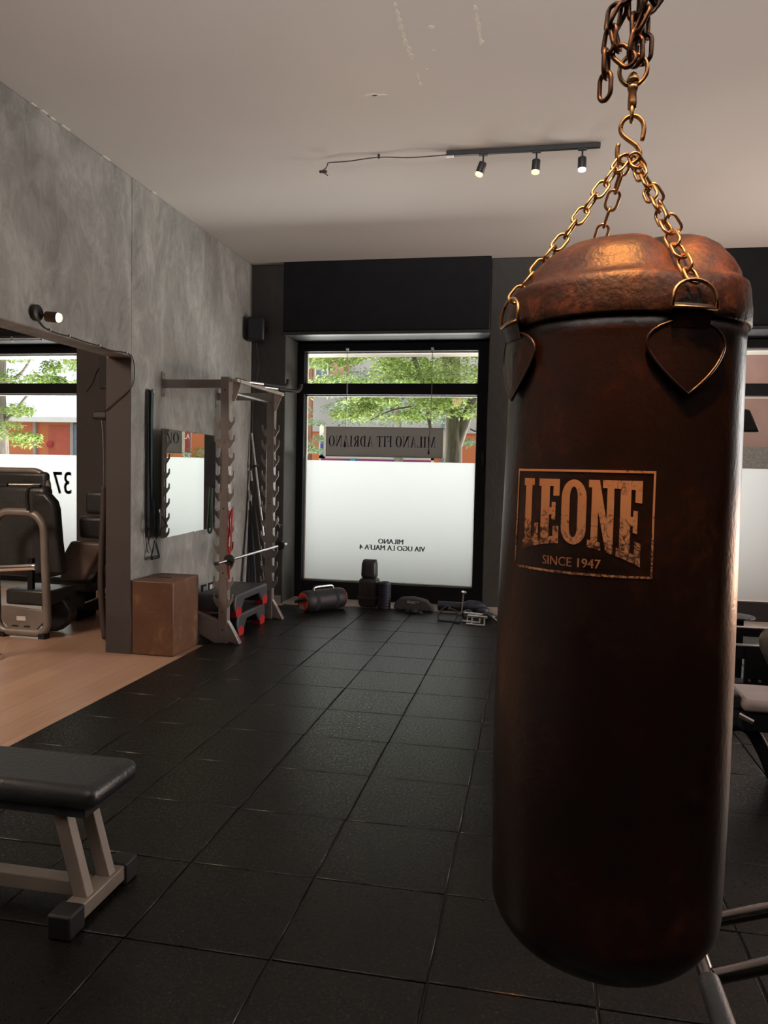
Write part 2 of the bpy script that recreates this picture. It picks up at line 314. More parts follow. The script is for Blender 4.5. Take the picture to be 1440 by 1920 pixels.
M['film'] = translucent('frosted_film', (.76, .77, .775, 1), (.8, .8, .8, 1), .85)
M['cream_edge'] = translucent('cream_sign_edge', (.80, .77, .70, 1), (.7, .68, .62, 1), .6)
M['film_text'] = translucent('film_lettering', (.30, .30, .31, 1), (.25, .25, .25, 1), .8)
M['sign_panel'] = translucent('translucent_taupe_panel', (.27, .25, .24, 1), (.34, .32, .31, 1), .7)
M['sign_letters'] = translucent('translucent_blue_lettering', (.06, .07, .15, 1), (.05, .055, .11, 1), .6)
def leafm(name, a, b, c):
    m, nt, p, L = new_mat(name); N = nt.nodes
    tc = N.new('ShaderNodeTexCoord'); n = N.new('ShaderNodeTexNoise'); n.inputs['Scale'].default_value = 2.4; n.inputs['Detail'].default_value = 8; L.new(tc.outputs['Object'], n.inputs['Vector'])
    cr = N.new('ShaderNodeValToRGB'); e = cr.color_ramp.elements; e[0].position = .33; e[0].color = a; e[1].position = .68; e[1].color = c; k = e.new(.5); k.color = b; L.new(n.outputs[0], cr.inputs[0])
    t = N.new('ShaderNodeBsdfTranslucent'); d = N.new('ShaderNodeBsdfDiffuse'); L.new(cr.outputs[0], t.inputs[0]); L.new(cr.outputs[0], d.inputs[0])
    mx = N.new('ShaderNodeMixShader'); mx.inputs[0].default_value = .55; L.new(d.outputs[0], mx.inputs[1]); L.new(t.outputs[0], mx.inputs[2]); L.new(mx.outputs[0], N['Material Output'].inputs[0]); return m
M['leaf'] = leafm('fresh_leaves', (.14, .21, .055, 1), (.25, .33, .10, 1), (.42, .50, .21, 1))
M['leaf_dark'] = leafm('deep_leaves', (.14, .21, .12, 1), (.24, .33, .20, 1), (.38, .47, .31, 1))
M['bark'] = pm('bark', S(96, 88, 82), S(140, 130, 122), .9, scale=6, stretch=(4, 4, .6), bump=.5)
M['street_wall'] = pm('pale_render', S(176, 172, 168), S(196, 192, 187), .9, scale=.8, detail=8)
M['orange_wall'] = pm('orange_panel', S(196, 112, 70), S(206, 122, 80), .8, scale=.6)
M['salmon_wall'] = pm('salmon_panel', S(190, 140, 125), S(200, 150, 134), .8, scale=.6)
M['pink_wall'] = pm('pink_render', S(190, 146, 134), S(204, 162, 150), .9, scale=3, detail=8)
M['stone'] = pm('grey_stone', S(150, 138, 130), S(176, 166, 158), .9, scale=30)
M['pavement'] = pm('pavement', S(196, 192, 186), S(206, 202, 196), .9, scale=2)
M['beige_ext'] = pm('beige_lintel', S(176, 164, 152), S(186, 174, 162), .8)
M['brown_post'] = pm('brown_post', S(128, 84, 62), S(140, 94, 70), .6)
M['blue_poster'] = pm('blue_poster', S(60, 66, 150), S(70, 80, 170), .5, scale=2)
M['red_poster'] = pm('red_poster', S(150, 40, 44), S(165, 50, 52), .5)
M['magenta_poster'] = pm('magenta_poster', S(200, 50, 90), S(90, 60, 160), .5, scale=1.2)
M['cyan'] = pm('cyan_stripe', S(70, 150, 210), S(90, 170, 220), .5)
M['grey_shutter'] = pm('grey_shutter', S(110, 118, 135), S(125, 132, 148), .6)
mir, nt_, p_, L_ = new_mat('mirror_silver'); p_.inputs['Metallic'].default_value = 1; p_.inputs['Roughness'].default_value = 0.01; p_.inputs['Base Color'].default_value = (.90, .93, .91, 1); M['mirror'] = mir
M['bulb_warm'] = emis('warm_bulb', (1, .52, .16, 1), 14)
M['bulb_amber'] = emis('amber_lamp_face', (1, .55, .22, 1), 1.6)
M['bulb_pink'] = emis('pale_lamp_face', (.95, .80, .92, 1), 1.1)

# ------------------------------------------------------------------ room shell
XW, XJ, ZC, YE = -3.23, -3.455, 3.83, 8.46
WZ = -.015
mb = MB(); mb.bb(-9.2, 5.2, -5.2, 9.3, -.25, WZ); struct(mb, 'floor', M['wood'])
# rubber mats: square tiles with open seams, laid as one covering
mb = MB(); x0, y0, g = -.774, 2.253, .5
xs = [x0+g*k for k in range(-4, 12)]; ys = [y0+g*k for k in range(-14, 13)]
for i in range(len(xs)-1):
    for j in range(len(ys)-1):
        gp = .0035+.0015*math.sin(i*7.1+j*3.3)
        dz = .0012*math.sin(i*3.7+j*5.9)
        mb.bb(xs[i]+gp, xs[i+1]-gp, ys[j]+gp, min(ys[j+1], 8.40)-gp, WZ, -.001+dz)
for j in range(len(ys)-1):                       # the strip that runs on to the left wall behind the rack
    if ys[j] > 6.1: mb.bb(XW+.01, xs[0]-.004, ys[j]+.004, ys[j+1]-.004, WZ, -.001)
    mb.bb(xs[-1], 4.98, ys[j]+.004, ys[j+1]-.004, WZ, -.001)
mb.bb(xs[0]+.3, 4.98, 8.253, 8.40, WZ, -.001)
struct(mb, 'floor', M['rubber_floor'], bevel=.003, seg=1)
struct(MB().bb(xs[0], 4.97, ys[0], 8.39, WZ, -.009).bb(XW+.01, xs[0], 6.26, 8.25, WZ, -.009), 'floor', M['rubber'])
ce = struct(MB().bb(-9.2, 5.2, -5.2, 9.3, ZC, ZC+.2), 'ceiling', M['ceiling'])
# bare plaster flakes on the ceiling
def patch(mb, x, y, rx, ry, seed):
    random.seed(seed); n = 11; vs = [(x+rx*math.cos(2*PI*k/n)*random.uniform(.6, 1.15), y+ry*math.sin(2*PI*k/n)*random.uniform(.6, 1.15)) for k in range(n)]
    mb.add([(a, b, ZC-.0015) for a, b in vs]+[(a, b, ZC+.001) for a, b in vs], [tuple(range(n)), tuple(reversed(range(n, 2*n)))]+[(k, (k+1) % n, n+(k+1) % n, n+k) for k in range(n)])
mb = MB()
for i, (x, y, rx, ry) in enumerate([(-.752, 3.86, .010, .02), (-.752, 3.93, .012, .035), (-.754, 3.99, .014, .035), (-.757, 4.06, .016, .045), (-.757, 4.13, .014, .04), (-.758, 4.20, .014, .04), (-.752, 4.27, .016, .035), (-.752, 4.33, .02, .02), (-.748, 4.37, .01, .012), (-.745, 4.56, .008, .06), (-.745, 4.65, .010, .03),
      (-.366, 3.95, .012, .02), (-.366, 4.03, .012, .04), (-.362, 4.12, .014, .06), (-.362, 4.2, .012, .04), (-.358, 4.26, .014, .03), (-.60, 4.08, .018, .014), (-.62, 4.30, .008, .007), (-.68, 4.49, .010, .006), (-1.07, 4.742, .060, .018), (-1.02, 4.75, .05, .01)]):
    patch(mb, x, y, rx, ry, i)
mb.build('plaster_flakes', M['chip'], ce)
mb = MB()
for i, (y, l) in enumerate([(4.52, .05), (4.62, .06), (4.72, .05), (4.84, .09), (5.35, .10), (6.1, .06), (3.9, .2)]):
    mb.bb(XW-.01, XW+.012+.004*(i % 2), y, y+l, ZC-.006, ZC+.002)
mb.build('chipped_edge', M['chip'], ce)
# left wall with the wide opening into the second room (far jamb at 5.79)
struct(MB().bb(XJ, XW, 5.79, YE+.02, WZ, ZC), 'wall_left', M['wall'], bevel=.008)
struct(MB().bb(XJ, XW, 1.2, 5.79, 2.415, ZC), 'wall_left', M['wall'], bevel=.012)
struct(MB().bb(XJ, XW, -5.2, 1.2, WZ, ZC), 'wall_left', M['wall'])
struct(MB().bb(XJ+.003, XW-.003, 5.786, 5.791, WZ, 2.405), 'trim_1', M['jamb'])
M['low_bounce_wall'] = pm('low_bounce_dark', S(44, 42, 40), S(52, 50, 48), .8, scale=2)  # unseen right and back walls, coloured dark to cut bounced light
struct(MB().bb(4.98, 5.2, -5.2, 9.3, WZ, ZC), 'wall_right', M['low_bounce_wall'])
struct(MB().bb(-9.2, 5.2, -5.2, -5.0, WZ, ZC), 'wall_back', M['low_bounce_wall'])
struct(MB().bb(-9.2, -9.0, -5.0, 9.3, WZ, ZC), 'wall_side', M['wall'])
# end wall with three window niches
WIN = [(-7.86, -5.44), (-2.82, -.535), (1.58, 3.87)]
xs_ = [-9.0]+[v for w in WIN for v in w]+[4.98]
for a, b in zip(xs_[::2], xs_[1::2]): struct(MB().bb(a, b, YE, 9.25, WZ, ZC), 'wall_end', M['wall_end'], bevel=.01)
struct(MB().bb(-5.42, XJ, YE-.004, YE-.0005, .08, ZC-.01), 'trim_3', M['jamb'])
for a, b in WIN: struct(MB().bb(a, b, 9.0, 9.25, 3.02, ZC), 'wall_end', M['wall_end'])
mb = MB()
for a, b in ((-9.0, -7.88), (-5.42, XJ-.01), (XW+.01, -2.84), (-.515, 1.56), (3.89, 4.95)): mb.bb(a, b, YE-.012, YE-.001, WZ, .075)
struct(mb, 'baseboard_end', M['silver_paint'])
sx = lambda i, a: WIN[i][0]+a
def window(i, gx0, gx1):
    a, b = WIN[i]; n = 'window_%d' % (i+1)
    z0, z1, z2, z3 = .20, 2.42, 2.55, 2.925
    mb = MB()
    mb.bb(a+.002, gx0, 8.90, 9.05, WZ, 3.02); mb.bb(gx1, b-.002, 8.90, 9.05, WZ, 3.02)
    mb.bb(gx0, gx1, 8.90, 9.05, WZ, z0); mb.bb(gx0, gx1, 8.90, 9.05, z1, z2); mb.bb(gx0, gx1, 8.90, 9.05, z3, 3.02)
    w = struct(mb, n, M['black_frame'], bevel=.006)
    mb = MB()                                     # slim pale glazing beads round the panes
    for (p, q) in ((z0, z1), (z2, z3)):
        mb.bb(gx0-.001, gx0+.014, 9.0, 9.045, p, q); mb.bb(gx1-.012, gx1+.001, 9.0, 9.045, p, q); mb.bb(gx0, gx1, 9.0, 9.045, q-.014, q+.001); mb.bb(gx0, gx1, 9.0, 9.045, p-.001, p+.010)
    mb.build('glazing_bead', M['white_paint'], w)
    MB().bb(gx0, gx1, 9.018, 9.026, z0, z1).build('pane', M['glass'], w)
    MB().bb(gx0, gx1, 9.018, 9.026, z2, z3).build('pane', M['glass'], w)
    MB().bb(gx0+.01, gx1-.01, 9.008, 9.012, z0+.008, 1.645).build('frosted_film', M['film'], w)
    MB().bb(a, b, 8.46, 8.9, WZ, -.002).build('sill_strip', M['silver_paint'], w)
    return w
w1 = window(0, -7.66, -5.60); w2 = window(1, -2.735, -.680); w3 = window(2, 1.70, 3.75)
# window handle on the right stile of the centre window
MB().beam((-.60, 8.885, 1.62), (-.60, 8.885, 1.78), .02, .02).bb(-.615, -.585, 8.885, 8.90, 1.68, 1.74).build('handle', M['black_plastic'], w2, bevel=.004)
MB().bb(-5.475, -5.465, 8.88, 8.90, 2.66, 2.92).build('gold_latch_rod', M['gold_paint'], w1)

# lettering -----------------------------------------------------------------
def text_mesh(body, h, font_scale_x=1.0):
    cu = bpy.data.curves.new('t', 'FONT'); cu.body = body; cu.size = 1; cu.resolution_u = 3
    ob = bpy.data.objects.new('t', cu); COL.objects.link(ob)
    dg = bpy.context.evaluated_depsgraph_get(); me = bpy.data.meshes.new_from_object(ob.evaluated_get(dg))
    vs = [v.co.copy() for v in me.vertices]; fs = [tuple(p.vertices) for p in me.polygons]
    bpy.data.objects.remove(ob); bpy.data.curves.remove(cu); bpy.data.meshes.remove(me)
    xs = [v.x for v in vs]; ys = [v.y for v in vs]; s = h/(max(ys)-min(ys))
    return [((v.x-min(xs))*s*font_scale_x, (v.y-min(ys))*s) for v in vs], fs, (max(xs)-min(xs))*s*font_scale_x
def flat_text(body, xr, z, h, y, m, parent, width=None, th=.0015, bold=0, name='lettering'):
    """letters that read correctly from the street: local right is -X; xr is the room-view right end"""
    v2, fs, w = text_mesh(body, h)
    k = (width/w) if width else 1
    mb = MB(); vs = [(xr-x*k, y, z+yy) for x, yy in v2]; n = len(vs)
    mb.add(vs, fs); mb.add([(a, b+th, c) for a, b, c in vs], fs)
    if bold:
        for dx in (-bold, bold): mb.add([(a+dx, b-.0003, c) for a, b, c in vs], fs)
    return mb.build(name, m, parent)
flat_text('VIA UGO LA MALFA 4', -1.252, .590, .060, 9.004, M['film_text'], w2, width=.79, bold=.004)
flat_text('MILANO', -1.515, .668, .058, 9.004, M['film_text'], w2, width=.30, bold=.004)
flat_text('37.', -5.86, 1.145, .285, 9.004, M['film_text'], w1, width=.31, bold=.006)

# serif glyphs as lists of polygons, unit cap height
def ring(cx, cy, ax, ay, bx, by, a0=0, a1=360, n=20):
    P = []
    for k in range(n):
        t0 = R_(a0+(a1-a0)*k/n); t1 = R_(a0+(a1-a0)*(k+1)/n)
        P.append([(cx+ax*math.cos(t0), cy+ay*math.sin(t0)), (cx+ax*math.cos(t1), cy+ay*math.sin(t1)), (cx+bx*math.cos(t1), cy+by*math.sin(t1)), (cx+bx*math.cos(t0), cy+by*math.sin(t0))])
    return P
def rc(a, b, c, d): return [(a, c), (b, c), (b, d), (a, d)]
SER = {
 'I': ([rc(.10, .25, 0, 1), rc(0, .35, 0, .035), rc(0, .35, .965, 1)], .35),
 'L': ([rc(.10, .25, 0, 1), rc(0, .35, .965, 1), rc(0, .62, 0, .04), [(.60, 0), (.64, 0), (.64, .27), (.61, .27)], [(.5, .03), (.61, .03), (.62, .16)]], .64),
 'T': ([rc(.28, .43, 0, 1), rc(.18, .53, 0, .035), rc(0, .71, .96, 1), [(0, .97), (.10, .97), (0, .75)], [(.71, .97), (.61, .97), (.71, .75)]], .71),
 'F': ([rc(.10, .25, 0, 1), rc(0, .35, 0, .035), rc(0, .60, .96, 1), [(.60, .97), (.50, .97), (.60, .72)], rc(.25, .42, .49, .53), [(.40, .38), (.44, .38), (.44, .64), (.40, .64)]], .60),
 'A': ([[(.07, 0), (.115, 0), (.375, .95), (.35, 1)], [(.50, 0), (.67, 0), (.42, 1), (.35, 1)], rc(.16, .52, .30, .34), rc(0, .19, 0, .035), rc(.42, .76, 0, .035)], .76),
 'N': ([rc(.09, .135, 0, 1), [(.09, 1), (.27, 1), (.71, 0), (.60, 0)], rc(.665, .71, 0, 1), rc(0, .22, 0, .035), rc(0, .2, .965, 1), rc(.58, .80, .965, 1)], .80),
 'M': ([rc(.09, .135, 0, 1), [(.09, 1), (.26, 1), (.52, .05), (.43, 0)], [(.43, 0), (.48, 0), (.80, 1), (.75, 1)], rc(.74, .89, 0, 1), rc(0, .22, 0, .035), rc(0, .15, .965, 1), rc(.64, .99, 0, .035), rc(.80, .99, .965, 1)], .99),
 'O': (ring(.37, .5, .37, .52, .21, .485), .74),
 'D': ([rc(.10, .25, 0, 1), rc(0, .28, 0, .035), rc(0, .28, .965, 1)]+ring(.26, .5, .48, .5, .32, .46, -90, 90, 12), .74),
 'R': ([rc(.10, .25, 0, 1), rc(0, .35, 0, .035), rc(0, .28, .965, 1)]+ring(.27, .74, .34, .26, .19, .225, -90, 90, 10)+[[(.28, .5), (.42, .52), (.68, .0), (.51, 0)], rc(.5, .76, 0, .035)], .74)}
def serif(text, xr, z, h, width, y, m, parent):
    adv = []; x = 0
    for ch in text:
        if ch == ' ': x += .34; continue
        adv.append((ch, x)); x += SER[ch][1]+.09
    tot = x-.09; k = width/tot; mb = MB(); j = 0
    for ch, ox in adv:
        for poly in SER[ch][0]:
            j += 1
            mb.prism([(ox+a, b) for a, b in poly], (xr, y-.0002*(j % 5), z), (-k, 0, 0), (0, 0, h), .0015)
    return mb.build('lettering', m, parent)
# hanging shop sign outside the centre window
sg = thing('shop_sign', 'taupe shop sign with dark blue serif lettering, seen from behind, hanging in the centre window', 'sign', (-1.8, 8.87, 1.69))
MB().bb(-2.443, -1.058, 8.865, 8.875, 1.691, 2.040).build('panel', M['sign_panel'], sg)
MB().bb(-2.471, -2.444, 8.865, 8.890, 1.687, 2.045).build('edge', M['cream_edge'], sg)
MB().bb(-1.057, -1.030, 8.865, 8.890, 1.687, 2.022).build('edge', M['cream_edge'], sg)
serif('MILANO FIT ADRIANO', -1.141, 1.811, .125, 1.267, 8.863, M['sign_letters'], sg)
for x in (-2.195, -1.199):
    MB().tube([(x, 8.87, 2.035), (x, 8.88, 2.93), (x, 8.902, 2.945)], .002, 6).build('hanging_wire', M['steel'], sg)
def cord(x, zt, zb, lab, dx):
    t = thing('pull_cord', lab, 'cord', (x, 8.85, zb))
    MB().tube(smooth_path([(x, 8.86, zt), (x+.002, 8.855, 2.4), (x, 8.85, 2.1), (x-dx, 8.85, zb+.06)]), .0028, 6).build('string', M['cord'], t)
    MB().lathe([(.003, .07), (.008, .04), (.013, .01), (.010, 0)], (x-dx, 8.85, zb), n=10).build('tassel', M['black_plastic'], t)
    MB().box((x, 8.88, zt), (.03, .044, .02)).build('clip', M['white_plastic'], t)
cord(-2.205, 2.945, 1.80, 'thin pull cord with a dark knob over the left end of the shop sign', .0)
cord(-1.205, 2.945, 1.735, 'thin pull cord with a dark tip over the right end of the shop sign', .012)

# black roller shutter housings
def shutter(i, lab):
    a, b = WIN[i]; t = thing('shutter_box', lab, 'shutter box', ((a+b)/2, 8.4, 3.0))
    MB().bb(a-.005, b+.005, 8.36, YE-.001, 3.06, ZC-.002).build('housing', M['black_frame'], t, bevel=.008)
    MB().bb(a-.02, b+.01, 8.34, YE-.001, 3.022, 3.058).build('bottom_lip', M['black_plastic'], t, bevel=.005)
    MB().bb(a+.003, b-.003, YE+.001, 8.985, 3.03, ZC-.002).build('inner_box', M['black_frame'], t)
shutter(0, 'black roller shutter housing above the window of the second room')
shutter(1, 'black roller shutter housing above the centre window')
shutter(2, 'black roller shutter housing behind the punching bag, above the right window')
t = thing('curtain_rail', 'silver rail running across the shutter housing in the second room', 'rail', (-6.4, 8.3, 3.0))
MB().tube([(-7.7, 8.31, 2.985), (-5.8, 8.31, 3.0)], .012, 10).build('rail', M['steel'], t)
for x in (-7.2, -6.2): MB().bb(x-.01, x+.01, 8.31, 8.345, 2.985, 3.04).build('bracket', M['steel'], t)

# ------------------------------------------------------------------ outside
struct(MB().bb(-40, 30, 9.3, 40, -.3, -.02), 'pavement', M['pavement'])
struct(MB().bb(-9.5, 6, 9.27, 9.6, 2.955, 3.6), 'trim_2', M['beige_ext'])
def foliage(mb, clumps, n, size, seed):
    random.seed(seed)
    for _ in range(n):
        (cx, cy, cz, rx, ry, rz, w) = random.choices(clumps, weights=[c[6] for c in clumps])[0]
        a = random.uniform(0, 2*PI); rr = math.sqrt(random.random()); zz = random.uniform(-1, 1)
        p = Vector((cx+rx*rr*math.cos(a), cy+ry*rr*math.sin(a), cz+rz*zz*(1-.5*rr)-.18*rr*rr*rx))
        L = size*random.uniform(.6, 1.15); W = L*.27
        d = Vector((random.gauss(0, 1), random.gauss(0, 1), random.uniform(-.9, .15))).normalized()
        s = d.cross(Vector((random.gauss(0, .4), random.gauss(0, .4), 1))).normalized(); nn = s.cross(d)
        mb.add([p, p+d*L*.4+s*W+nn*W*.3, p+d*L, p+d*L*.4-s*W+nn*W*.3, p+d*L*.45], [(0, 1, 4), (1, 2, 4), (2, 3, 4), (3, 0, 4)])
def clumps(n, x, y, z, r, seed):
    random.seed(seed); return [(random.uniform(*x), random.uniform(*y), random.uniform(*z), random.uniform(*r), random.uniform(*r), random.uniform(.06, .16), 1) for _ in range(n)]
# big tree right of the centre window
t = thing('tree', 'forked street tree with bright green leaves behind the shop sign', 'tree', (-1.39, 13, -.02))
MB().tube(smooth_path([(-1.40, 13, -.28), (-1.38, 13, 1.2), (-1.37, 13, 1.9), (-1.39, 13, 2.6), (-1.42, 13, 3.4), (-1.42, 13, 4.6)]), [.17-.0018*i for i in range(31)], 12).build('trunk', M['bark'], t, smooth='all')
MB().tube(smooth_path([(-1.33, 13, 1.95), (-1.20, 13, 2.35), (-1.06, 13, 2.75), (-.86, 13.1, 3.3), (-.7, 13.1, 4.2)]), [.10-.0016*i for i in range(25)], 10).build('branch', M['bark'], t, smooth='all')
MB().tube(smooth_path([(-1.45, 12.95, 2.5), (-1.50, 12.9, 3.1), (-1.58, 12.8, 3.6), (-1.62, 12.8, 4.2)]), [.045-.001*i for i in range(19)], 8).build('branch', M['bark'], t, smooth='all')
MB().tube(smooth_path([(-1.65, 12.4, 2.05), (-1.74, 12.4, 2.5), (-1.80, 12.4, 2.85), (-1.95, 12.3, 3.3), (-2.1, 12.2, 3.7), (-2.2, 12.9, 4.1), (-1.5, 13, 4.4)]), [.03+.0006*i for i in range(37)], 8).build('branch', M['bark'], t, smooth='all')
for i, pts in enumerate([[(-1.45, 13, 3.2), (-2.0, 12.7, 3.1), (-2.6, 12.4, 3.0)], [(-1.0, 13.05, 2.9), (-.8, 12.9, 2.85), (-.55, 12.8, 2.95)], [(-1.8, 12.4, 2.6), (-2.3, 12.3, 2.5), (-2.7, 12.2, 2.3)], [(-1.5, 13, 3.5), (-2.2, 13, 3.6), (-3.2, 12.8, 3.3)], [(-1.1, 13, 2.25), (-.9, 13, 2.2), (-.65, 13, 2.35)]]):
    MB().tube(smooth_path(pts), [.022-.001*k for k in range(13)], 6).build('twig', M['bark'], t)
mb = MB()
foliage(mb, clumps(34, (-4.0, -1.0), (11.6, 13.6), (2.72, 3.7), (.35, .75), 3)+clumps(9, (-3.0, -1.3), (11.5, 12.6), (2.35, 2.75), (.25, .45), 4)+clumps(14, (-.95, .2), (12.5, 13.6), (2.3, 3.6), (.2, .4), 5)+clumps(8, (-3.6, 0), (11.5, 14), (3.7, 4.6), (.5, .9), 6), 19000, .085, 11)
mb.build('foliage', M['leaf'], t)
t.scale = (.869, .869, .869); t.location = (-1.208, 11.297, .185)
# darker trees behind
t = thing('tree', 'deep green tree standing farther back, left of the shop sign', 'tree', (-4.2, 17, -.02))
MB().tube(smooth_path([(-3.0, 17.2, -.05), (-3.05, 17.2, 2), (-3.2, 17, 4), (-3.2, 17, 6)]), [.12-.003*i for i in range(19)], 10).build('trunk', M['bark'], t, smooth='all')
mb = MB(); foliage(mb, clumps(20, (-4.3, -1.9), (16, 17.6), (2.6, 3.6), (.4, .8), 21)+clumps(7, (-4.5, -2.5), (16, 17.6), (3.4, 4.6), (.4, .8), 22)+clumps(4, (-1.6, .2), (16, 17), (1.8, 2.8), (.3, .6), 29), 11000, .085, 23)
mb.build('foliage', M['leaf_dark'], t)
t = thing('tree', 'deep green tree cut off by the left edge of the centre window', 'tree', (-5.6, 16, -.02))
MB().tube([(-5.9, 16, -.05), (-5.85, 16, 3), (-5.9, 16, 6)], [.12, .10, .07], 10).build('trunk', M['bark'], t, smooth='all')
mb = MB(); foliage(mb, clumps(12, (-5.4, -4.25), (15.5, 16.5), (1.9, 3.5), (.2, .42), 31)+clumps(5, (-5.2, -4.3), (15, 16), (3.5, 4.3), (.25, .4), 32), 4200, .08, 33)
mb.build('foliage', M['leaf_dark'], t)
t = thing('tree', 'light green street tree behind the window of the second room', 'tree', (-9.95, 13, -.02))
MB().tube(smooth_path([(-9.92, 13, -.05), (-9.90, 13, 1.7), (-9.95, 13, 2.8), (-9.9, 13, 4.2)]), [.13-.002*i for i in range(19)], 10).build('trunk', M['bark'], t, smooth='all')
MB().tube(smooth_path([(-9.85, 13, 2.3), (-9.62, 13, 2.5), (-9.35, 13, 2.8), (-9.0, 13, 3.1)]), [.04-.0012*i for i in range(19)], 8).build('branch', M['bark'], t, smooth='all')
MB().tube(smooth_path([(-9.9, 13, 3.0), (-9.5, 13, 3.2), (-9.2, 12.9, 3.5)]), [.03-.001*i for i in range(13)], 8).build('branch', M['bark'], t, smooth='all')
mb = MB(); foliage(mb, clumps(9, (-9.8, -9.0), (12.3, 13.2), (1.9, 2.75), (.15, .32), 41)+clumps(7, (-9.3, -8.0), (12, 13.5), (2.85, 3.05), (.18, .35), 42)+clumps(9, (-9.8, -7.8), (12, 13.5), (3.1, 3.7), (.15, .4), 43), 4300, .085, 44)
mb.build('foliage', M['leaf'], t)
t = thing('hedge', 'clipped green hedge outside, reflected in the wall mirror', 'hedge', (.7, 19.5, 0))
MB().bb(-1, 2.4, 19.2, 19.8, 0, 1.6).build('core', M['leaf_dark'], t)
mb = MB(); foliage(mb, [(x/4, 19.1, 1.55+.12*math.sin(x*1.7), .25, .35, .5, 1) for x in range(-3, 9)], 3500, .08, 51); mb.build('foliage', M['leaf'], t)
# buildings
t = thing('building', 'pale rendered building across the street with orange ground floor', 'building', (-5, 24, 0))
MB().bb(-9, 7, 24, 26, 2.72, 9).build('upper_wall', M['street_wall'], t)
MB().bb(-8, 7, 24.05, 26, -.1, 2.72).build('ground_floor', M['orange_wall'], t)
MB().bb(-7.3, -5.9, 23.8, 24, 4.3, 8).build('balcony_panel', M['salmon_wall'], t)
MB().bb(-6.95, -6.5, 23.76, 23.8, 4.25, 4.85).build('window', M['grey_shutter'], t)
MB().bb(-6.95, -6.9, 23.73, 23.76, 4.2, 4.9).bb(-6.72, -6.69, 23.73, 23.76, 4.2, 4.9).bb(-6.55, -6.5, 23.73, 23.76, 4.2, 4.9).build('window_frame', M['cream'], t)
MB().bb(-2.9, -2.75, 23.9, 24, 0, 9).build('downpipe', M['grey_shutter'], t)
t = thing('building', 'low orange building with grey shutter seen through the second room window', 'building', (-15, 22, 0))
MB().bb(-19, -13.0, 22, 25, -.1, 2.80).build('facade', M['orange_wall'], t)
MB().bb(-15.1, -14.25, 21.97, 22.0, 1.2, 2.70).build('door_panel', pm('brick_red_panel', S(176, 84, 62), S(186, 94, 70), .8), t)
MB().bb(-14.2, -13.0, 21.95, 22.0, 1.2, 2.75).build('shutter', M['grey_shutter'], t)
MB().bb(-15.6, -15.5, 21.9, 22.0, 0, 2.8).bb(-14.3, -14.2, 21.9, 22, 0, 2.8).build('pillar', M['stone'], t)
MB().lathe([(.10, 0), (.11, .02), (.05, .03)], (-15.02, 21.93, 2.12), (0, -1, 0), 16).build('round_sign', M['red'], t)
MB().bb(-19, -13, 21.6, 25, 2.80, 2.95).build('roof_edge', M['white_paint'], t)
t = thing('building', 'pink rendered wall with grey stone base close outside the right window', 'building', (4, 11.2, 0))
MB().bb(2.35, 7, 11.0, 11.4, 1.955, 6).build('upper_wall', M['pink_wall'], t)
MB().bb(2.35, 7, 10.97, 11.4, -.1, 1.955).build('stone_base', M['stone'], t)
t = tag(MB().bb(-5.47, -5.335, 18, 18.12, -.05, 6).build('brown_post', M['brown_post']), 'tall brown post at the left edge of the centre window view', 'post')
t = thing('street_kiosk', 'orange kiosk wall with a red poster, reflected in the wall mirror', 'kiosk', (.1, 20.3, 0))
MB().bb(-.5, .58, 20, 20.6, 0, 5).build('wall', M['orange_wall'], t)
MB().bb(.62, .80, 19.98, 20.02, 1.9, 3.2).build('poster', M['red_poster'], t)
MB().bb(.58, .83, 20.03, 20.1, 0, 3.3).build('poster_frame', M['white_paint'], t)
flat_text('LA', .78, 2.25, .14, 19.975, M['cream'], t, width=.15)
t = thing('street_billboard', 'billboard with blue and magenta poster in a white frame behind the shop sign', 'billboard', (-3.8, 18, 0))
MB().bb(-5.13, -4.98, 18.02, 18.06, 1.2, 2.60).bb(-5.13, -2.35, 18.02, 18.06, 1.79, 1.86).bb(-2.42, -2.35, 18.02, 18.06, 1.2, 1.86).build('frame', M['cream'], t)
MB().bb(-5.1, -4.4, 18.0, 18.04, 1.86, 2.26).build('upper_poster', M['blue_poster'], t)
MB().bb(-5.05, -4.6, 18.05, 18.09, 2.32, 2.50).build('top_poster', M['blue_poster'], t)
MB().prism([(0, 0), (.05, 0), (.17, .3), (.12, .3)], (-4.98, 17.99, 1.9), (1, 0, 0), (0, 0, 1), .005).build('poster_stripe', M['cyan'], t)
MB().prism([(0, 0), (.12, 0), (.3, .2), (.18, .2)], (-4.5, 17.99, 1.6), (1, 0, 0), (0, 0, 1), .005).build('poster_stripe', M['cyan'], t)
MB().bb(-5.08, -2.42, 18.0, 18.04, 1.25, 1.79).build('lower_poster', M['magenta_poster'], t)

